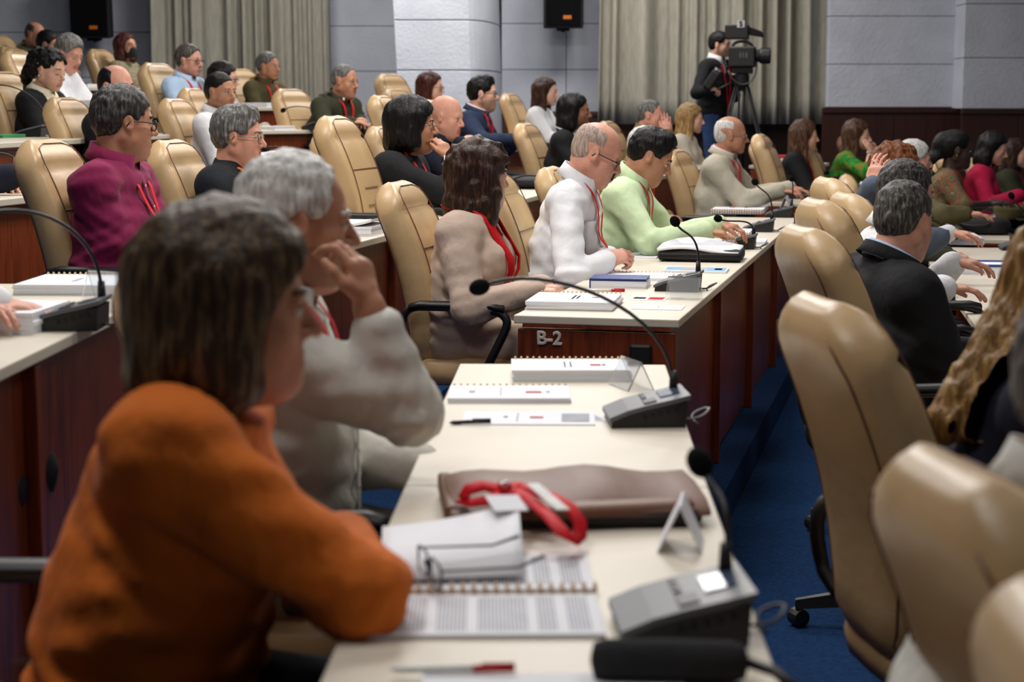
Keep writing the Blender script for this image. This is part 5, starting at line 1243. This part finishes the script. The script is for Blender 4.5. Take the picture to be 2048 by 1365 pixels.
sheet_stack('spiral_document', 'thin spiral bound document left of the thick pair on the front desk', 'document', 1020, 793, ZB, .285, .19, .012, 0, spiral='y+', prints=[(.42, .2, .428, .8, INKG), (.63, .38, .76, .48, INKR), (.16, .4, .21, .55, INKG), (.80, .4, .83, .5, INKG)])
sheet_stack('printed_sheet', 'loose printed sheets on the front desk nearer than the spiral documents', 'paper', 1060, 838, ZB, .29, .16, .003, -2, prints=[(.40, .2, .41, .8, INKG), (.50, .45, .60, .55, INKR), (.30, .5, .33, .56, INK), (.74, .2, .95, .8, INKG)])
sheet_stack('printed_sheet', 'slanted sheet of text sticking out from the loose sheets', 'paper', 1148, 836, ZB, .13, .11, .0015, 12, prints=[(.35, .1, .9, .8, INKG)])
pen('dark pen whose tip shows beside the loose sheets', 940, 845, ZB, .09, 6, BLACK, BLACK)
mic('grey microphone unit at the far end of the front desk, neck arching to the left', 1292, 845, ZB, (966, 573), 3.75, yaw=3, cmat=CABLE)
tent('clear name stand beside the thick spiral documents', 1262, 775, ZB, 20, .12, .07)
# ---------------------------------------------------------------- on the B-2 desk
sheet_stack('spiral_document', 'stack of spiral bound documents at the near corner of the B-2 desk', 'document', 1150, 612, ZB, .295, .30, .030, -10, spiral='y+', prints=[(.48, .3, .50, .7, INK), (.53, .35, .55, .65, INK), (.70, .48, .78, .53, INKR)])
sheet_stack('white_card', 'blank white folded card at the near right corner of the B-2 desk', 'card', 1316, 616, ZB, .17, .13, .003, -12, prints=[(.5, .35, .52, .65, INKG)])
sheet_stack('printed_card', 'red and white printed card behind the blank card on B-2', 'card', 1298, 598, ZB, .12, .12, .002, -14, prints=[(.05, .3, .4, .7, INK), (.5, .2, .95, .8, INKR)])
r_ = sheet_stack('book', 'thick blue hardcover book on the B-2 desk', 'book', 1240, 573, ZB, .215, .16, .034, -10, cover=BLUEC); MB().box((-.108, -.082, .034), (.108, .082, .037)).build('cover', BLUEC, r_, bevel=.001); MB().box((-.108, -.082, -.0), (-.103, .082, .036)).build('spine', BLUEC, r_)
pen('white and red pen before the blue book', 1212, 581, ZB, .14, -8, WHITEP, REDP)
sheet_stack('spiral_document', 'white spiral bound document behind the blue book', 'document', 1278, 556, ZB, .27, .24, .012, -10, spiral='y+')
mic('microphone unit at the near end of the B-2 desk beside a clear stand', 1358, 580, ZB, (1352, 446), 6.35, yaw=-12, cmat=CABLED)
tent('clear name stand in front of the first B-2 microphone', 1368, 598, ZB, 68, .12, .08)
sheet_stack('brochure', 'blue and grey brochure on the B-2 desk before the black folder', 'brochure', 1392, 543, ZB, .26, .17, .010, -12, prints=[(.02, .2, .28, .9, LBLUE), (.28, .1, .68, .9, INKG), (.68, .1, .98, .9, LBLUE), (.80, .3, .92, .7, INKR)])
r_ = empty('black_folder', at(1405, 520, ZB), R(-12)); tag(r_, 'bulging black zip folder topped with printed sheets on B-2', 'folder')
rows = []
for i, x in enumerate([-.185, -.18, -.15, -.06, .06, .14, .175, .18]):
    s_ = [.55, .9, .8, 1, 1.02, .98, .92, .6][i]; rows.append([(x, .135 * (.9 + .1 * s_) * math.copysign(abs(math.cos(a)) ** .35, math.cos(a)), .026 + .026 * s_ * math.copysign(abs(math.sin(a)) ** .5, math.sin(a))) for a in [k * math.pi / 10 for k in range(20)]])
MB().loft(rows).build('body', BLACKM, r_, smooth=True)
for zz in (.018, .034): MB().tube([(-.182, -.12, zz), (-.17, -.137, zz), (0, -.1375, zz), (.17, -.137, zz), (.182, -.12, zz)], .0022, 5).build('zip', BLACK, r_, smooth=True)
m = MB(); rows = [[(-.19 + .36 * i / 10, -.13, .052 + .012 * math.sin(i * .5)), (-.19 + .36 * i / 10, .15, .066 + .02 * math.sin(i * .4))] for i in range(11)]
m.loft(rows, closed=False, caps=False).build('top_sheet', PAPER, r_, smooth=True, solid=.012)
m = MB(); 
for i in range(14): m.box((-.15, -.10 + .016 * i, .0745 + .0006 * i), (.14, -.097 + .016 * i, .075 + .0006 * i))
m.build('printed_lines', INKG, r_)
m = MB()
for i in range(16): m.ball((-.15 + .019 * i, .147, .076), (.005, .003, .004), 6)
m.build('binding_holes', BLACK, r_)
sheet_stack('notebook', 'small lined notebook by the clasped hands', 'notebook', 1288, 513, ZB, .14, .24, .008, -12, spiral='x-', prints=[(.1, .1, .9, .2, INKG), (.1, .3, .9, .36, INKG), (.1, .5, .9, .56, INKG)])
mic('microphone unit behind the black folder on B-2, head tilted to the left', 1478, 497, ZB, (1438, 438), 8.2, yaw=-12)
sheet_stack('spiral_document', 'cream spiral documents under the hands of the man in pale green', 'document', 1448, 472, ZB, .28, .30, .03, -12, spiral='y-', prints=[(.3, .2, .8, .6, INKG)])
sheet_stack('white_card', 'white booklet and blue box beyond the black folder', 'card', 1500, 488, ZB, .16, .2, .02, -12, cover=PAPER)
mic('third microphone unit on B-2, upright neck before the aisle chairs', 1518, 463, ZB, (1511, 366), 9.4, yaw=-12)
mic('farthest microphone unit on the B-2 desk', 1560, 434, ZB, (1583, 358), 10.3, yaw=-14)
sheet_stack('spiral_document', 'gold edged spiral documents at the far end of the B-2 desk', 'document', 1480, 424, ZB, .33, .5, .03, -12, spiral='y-', prints=[(.3, .4, .4, .5, INKR), (.6, .4, .65, .5, INK)])
tent('clear folded stand at the far end of the B-2 desk', 1572, 418, ZB, -20, .1, .09, PAPER)
sheet_stack('paper_sheets', 'white sheets under the hands of the old man in stone jacket', 'paper', 1580, 391, ZB, .16, .3, .004, -20)
# ---------------------------------------------------------------- row C
mic('black microphone unit on the near left desk, neck reaching off to the left', 140, 656, ZC, (-60, 440), 3.7, yaw=2)
sheet_stack('spiral_document', 'open white spiral document on the near left desk', 'document', 165, 580, ZC, .30, .30, .030, -2, spiral='y+', prints=[(.45, .3, .5, .6, INKG)])
sheet_stack('document_stack', 'stack of grey edged documents under the ringed hand at the left edge', 'document', 22, 655, ZC, .20, .26, .05, -4, prints=[])
tent('clear acrylic name stand at the corner of the near left desk', 224, 622, ZC, 62, .15, .10)
sheet_stack('paper_stack', 'curling stack of white papers before the white haired man', 'papers', 712, 468, ZC, .22, .3, .05, -12, curl=.02)
sheet_stack('white_card', 'small white envelope beside the curling paper stack', 'card', 745, 466, ZC, .12, .16, .003, -25)
r_ = sheet_stack('notebook', 'open cream paged notebook with a pen on it', 'notebook', 768, 447, ZC, .16, .5, .012, -14, mat=PAPER2)
MB().box((-.09, -.26, 0), (.09, .26, .003)).build('cover', BLACK, r_)
pen('black pen lying on the open notebook', 790, 437, ZC + .014, .14, -4, BLACK, BLACK)
sheet_stack('paper_sheets', 'white sheets behind the open notebook', 'paper', 770, 425, ZC, .2, .5, .003, -14)
sheet_stack('pink_folder', 'stack of pink and red edged folders by the tan chair', 'folder', 795, 411, ZC, .10, .4, .02, -14, mat=M_plain('pink_paper', rgb(236, 190, 196), .8, var=.03))
r_ = empty('black_bag', at(1072, 377, ZC), R(-12)); tag(r_, 'soft black bag lying on the desk behind the wavy haired woman', 'bag')
rows = []
for i, x in enumerate([-.17, -.15, -.08, 0, .08, .15, .17]):
    s_ = [.4, .85, 1, 1.05, .95, .9, .4][i]; rows.append([(x, .16 * s_ * math.cos(a), .04 + .042 * s_ * math.sin(a)) for a in [k * .5236 for k in range(12)]])
MB().loft(rows).build('body', BLACKM, r_, smooth=True); MB().tube(bez((-.12, -.13, .06), (-.05, -.2, .1), (.05, -.2, .1), (.12, -.13, .06)), .007, 6).build('handle', BLACK, r_, smooth=True)
mic('black microphone unit before the blond woman, behind the pale green shirt', 1346, 338, ZC, (1352, 300), None, yaw=-16, cmat=CABLE)
sheet_stack('paper_sheets', 'white papers beside the microphone before the blond woman', 'paper', 1362, 338, ZC, .14, .5, .02, -16)
# ---------------------------------------------------------------- row D
mic('microphone unit with white cable loops, cut off at the left edge', 4, 378, ZD, (-60, 320), None, yaw=-13, cmat=CABLE)
sheet_stack('paper_stack', 'white and brown papers left of the maroon man chair', 'papers', 62, 376, ZD, .2, .4, .03, -13, curl=.02)
mic('microphone unit with white cable between the maroon shirt and the zip jacket', 312, 345, ZD, (296, 300), None, yaw=-13, cmat=WHITEP)
tent('clear name stand between the maroon shirt and the zip jacket', 340, 345, ZD, 60, .12, .10)
mic('microphone unit beside the empty chair, neck bending to the left', 706, 313, ZD, (688, 266), None, yaw=-13, cmat=WHITEP)
tent('clear acrylic stand beside the empty middle chair', 736, 312, ZD, 60, .12, .08)
sheet_stack('white_box', 'white adapter box with cable on the desk left of the black bob', 'box', 750, 312, ZD, .10, .12, .03, -13, mat=WHITEP)
sheet_stack('paper_sheets', 'white papers left of the empty middle chair', 'paper', 610, 320, ZD, .26, .5, .012, -13)
mic('microphone unit before the zip jacket man, neck behind his glasses', 535, 332, ZD, (530, 292), None, yaw=-13)
sheet_stack('paper_sheets', 'crumpled white papers under the hands of the navy suited man', 'paper', 1040, 292, ZD, .20, .5, .05, -14, curl=.03)
sheet_stack('tablet', 'grey tablet leaning before the navy suited man', 'tablet', 1072, 291, ZD, .14, .4, .03, -14, mat=GREYP)
# ---------------------------------------------------------------- rows E to G
mic('long black microphone unit before the curly haired woman in the blazer', 66, 274, ZE, (-30, 176), None, yaw=-7, cmat=WHITEP)
tent('clear stand beside the microphone of the woman in the blazer', 108, 270, ZE, 60, .12, .10)
sheet_stack('green_folder', 'green edged folder at the left edge', 'folder', 8, 276, ZE, .12, .3, .02, -8, mat=M_plain('green_card', rgb(60, 150, 90), .6))
sheet_stack('paper_stack', 'small stack of white papers before the chair of the young man', 'papers', 334, 256, ZE, .14, .3, .04, -8)
c = atY(318, 246, 11.5); sheet_stack('paper_stack', 'white blue edged papers before the reading grey haired man', 'papers', 170, 214, ZF, .30, .3, .05, -10, pos=(-3.02, 12.2, ZF), prints=[])
sheet_stack('spiral_document', 'spiral bound document and loose sheets right of the zip jacket man', 'document', 545, 252, ZE, .26, .2, .03, -44, spiral='y+', pos=(-1.80, 13.15, ZE))
tent('clear stand before the chair of the officer with medals', 594, 246, ZE, 50, .16, .11)
sheet_stack('paper_sheets', 'white papers under the arm of the officer with medals', 'paper', 705, 246, ZE, .24, .3, .03, -44, pos=(-1.10, 13.85, ZE), curl=.02)
mic('microphone unit before the officer with medals, neck to the left', 632, 260, ZE, (568, 220), None, yaw=-40)
mic('microphone unit before the olive officer by the curtain', 505, 213, ZF, (478, 176), 14.2, yaw=-40) if False else None
r_ = sheet_stack('paper_stack', 'white papers on the desk of the olive officer by the curtain', 'papers', 540, 210, ZF, .28, .26, .04, -40, pos=(-2.06, 14.65, ZF))
sheet_stack('blue_folder', 'blue edged papers before the man in the light blue shirt', 'folder', 330, 205, ZF, .22, .3, .04, -40, pos=(-2.62, 13.95, ZF), mat=PAPER)
r_ = empty('black_bag', (-2.92, 13.75, ZF), R(50)); tag(r_, 'soft black bag on the desk below the masked woman', 'bag', 'black bags on desks')
rows = []
for i, x in enumerate([-.15, -.13, -.06, 0, .06, .13, .15]):
    s_ = [.4, .85, 1, 1.05, .95, .9, .4][i]; rows.append([(x, .11 * s_ * math.cos(a), .06 + .06 * s_ * math.sin(a)) for a in [k * .5236 for k in range(12)]])
MB().loft(rows).build('body', BLACKM, r_, smooth=True); MB().tube(bez((-.1, 0, .11), (-.05, -.03, .15), (.05, -.03, .15), (.1, 0, .11)), .006, 6).build('handle', BLACK, r_, smooth=True)
sheet_stack('paper_sheets', 'white papers on the desk of the masked woman', 'paper', 180, 155, ZG, .4, .3, .03, -15, pos=(-3.78, 15.1, ZG))
# ---------------------------------------------------------------- right side
r_ = sheet_stack('blue_folder', 'blue document box with a white cover on the right desk', 'folder', 1985, 545, ZA, .34, .30, .05, -8, prints=[(.15, .1, .9, .55, PAPER)], cover=BLUEC)
sheet_stack('light_blue_card', 'small light blue card left of the blue document box', 'card', 1900, 506, ZA, .06, .4, .004, -8, mat=LBLUE)
sheet_stack('spiral_document', 'white pad under the hand of the man in the slate suit', 'document', 1925, 484, ZA, .20, .5, .04, -8)
sheet_stack('paper_sheets', 'white sheets on the far right desk before the patterned blouse', 'paper', 1985, 428, ZA, .30, .6, .02, -14)
sheet_stack('paper_sheets', 'white sheets at the right edge before the crimson jacket', 'paper', 2030, 413, ZA, .2, .6, .03, -14)
r_ = empty('army_cap', at(2020, 438, ZA + .02), R(-30)); tag(r_, 'olive peaked army cap with a pale badge on the right desk', 'cap')
rows = [[(.11 * s_ * math.cos(a) , .10 * s_ * math.sin(a), z) for a in [k * math.pi / 10 for k in range(20)]] for z, s_ in [(0, .95), (.03, .97), (.06, 1.1), (.085, 1.12), (.10, .9), (.105, .4)]]
MB().loft(rows).build('crown', OLIVE, r_, smooth=True)
rows = [[((.10 + .06 * t_) * math.cos(a), (.095 + .02 * t_) * math.sin(a), .012 - .016 * t_) for a in [-1 + .2 * k for k in range(11)]] for t_ in (0, .5, 1)]
MB().loft(rows, closed=False, caps=False).build('peak', OLIVED, r_, smooth=True, solid=.004)
MB().ball((.11, 0, .055), (.006, .018, .02), 8).build('badge', WHITEP, r_, smooth=True)
r_ = empty('black_bag', at(1945, 468, ZA), R(-10)); tag(r_, 'wide flat black bag on the desk behind the hand on the pad', 'bag', 'black bags on desks')
rows = []
for i, x in enumerate([-.24, -.22, -.1, 0, .1, .22, .24]):
    s_ = [.4, .9, 1, 1.0, 1, .9, .4][i]; rows.append([(x, .15 * s_ * math.copysign(abs(math.cos(a)) ** .5, math.cos(a)), .055 + .055 * s_ * math.copysign(abs(math.sin(a)) ** .6, math.sin(a))) for a in [k * .5236 for k in range(12)]])
MB().loft(rows).build('body', BLACKM, r_, smooth=True); MB().tube(bez((-.1, -.15, .08), (-.05, -.19, .06), (.05, -.19, .06), (.1, -.15, .08)), .006, 6).build('handle', BLACK, r_, smooth=True)
mic('black microphone unit at the right edge, ball head standing upright', 2030, 500, ZA, (2024, 394), None, yaw=-8)
mic('microphone unit before the brown haired woman in black', 1683, 388, ZB, (1655, 345), None, yaw=-14)
sheet_stack('paper_sheets', 'white notepad before the woman in the green dress', 'paper', 1712, 374, ZB, .25, .8, .03, -14)
sheet_stack('red_folder', 'red topped stack of papers behind the empty edge-on chair', 'folder', 1556, 306, ZC, .26, .6, .08, -16, pos=(2.44, 15.62, ZC), cover=REDP)
# ---------------------------------------------------------------- television camera on its tripod
Yc = 17.0; B = atY(1485, 112, Yc); zf = LV['C']
r_ = empty('television_camera', (B.x, B.y, B.z), R(-12)); tag(r_, 'black television camera with a viewfinder on a tripod before the curtain', 'camera')
MB().box((-.13, -.09, -.11), (.13, .09, .09)).build('body', BLACK, r_, bevel=.02, seg=3)
MB().lathe([(.055, 0), (.06, .02), (.06, .03), (.072, .04), (.078, .06), (.078, .135), (.07, .14), (.05, .10)], 20, Matrix.Translation((.13, 0, .0)) @ Matrix.Rotation(math.pi / 2, 4, 'Y')).build('lens', BLACK, r_, smooth=False)
MB().tube(bez((-.10, 0, .08), (-.10, 0, .16), (.08, 0, .16), (.10, 0, .08)), .014, 8).build('carry_handle', BLACK, r_, smooth=True)
MB().box((-.17, -.07, .16), (.06, .07, .30)).build('viewfinder', BLACK, r_, bevel=.015, seg=3)
m = MB(); m.loft([[(.06, -.05, .20), (.06, .05, .20), (.06, .05, .28), (.06, -.05, .28)], [(.17, -.03, .18), (.17, .03, .18), (.17, .03, .24), (.17, -.03, .24)], [(.20, -.02, .175), (.20, .02, .175), (.20, .02, .21), (.20, -.02, .21)]]).build('viewfinder_hood', BLACKM, r_, bevel=.008)
MB().box((-.05, -.074, .27), (.02, -.066, .335)).build('number_card', WHITEP, r_)
t_ = text_mesh('card_letter', 'S', .07, .001, .003, INK, r_); t_.location = (-.015, -.076, .302); t_.rotation_euler = (math.pi / 2, 0, 0)
for i, (x, w_) in enumerate([(-.02, .02), (.01, .016), (.038, .022)]): MB().box((x, -.0935, -.02), (x + w_ * .7, -.0905, .03)).build('faded_mark', GREYP, r_)
MB().box((-.10, -.06, -.17), (.10, .06, -.11)).build('mount_plate', BLACKM, r_, bevel=.01)
MB().lathe([(.05, -.32), (.07, -.29), (.07, -.18), (.05, -.17)], 16).build('fluid_head', BLACKM, r_)
MB().tube(bez((.14, -.05, -.06), (.17, -.1, -.30), (-.05, -.12, -.36), (-.13, -.08, -.14)), .008, 6).build('cable', CABLED, r_, smooth=True)
MB().tube([(-.05, -.05, -.24), (-.30, -.14, -.36)], .011, 8).build('pan_handle', BLACK, r_, smooth=True)
h0 = zf - B.z
for a in (95, 215, 335):
    ca, sa = math.cos(R(a)), math.sin(R(a)); o_ = MB()
    for s in (-.025, .025): o_.tube([(ca * .06 - sa * s, sa * .06 + ca * s, -.30), (ca * .36 - sa * s, sa * .36 + ca * s, h0 + .45)], .011, 8)
    o_.tube([(ca * .33, sa * .33, h0 + .55), (ca * .52, sa * .52, h0 + .01)], .013, 8); o_.build('tripod_leg', BLACK, r_, smooth=True)
MB().lathe([(.02, -.34), (.045, -.33), (.045, -.30), (.02, -.29)], 12).build('tripod_collar', BLACK, r_)
r_ = empty('hand_controller', atY(1424, 160, 16.9)); r_.rotation_euler = (0, R(35), R(-20)); tag(r_, 'black camera battery grip held by the cameraman', 'grip')
MB().box((-.045, -.04, -.10), (.045, .04, .10)).build('body', BLACK, r_, bevel=.02, seg=3); MB().lathe([(.04, .10), (.045, .105), (.045, .12), (.03, .125)], 14).build('ring', METAL, r_)
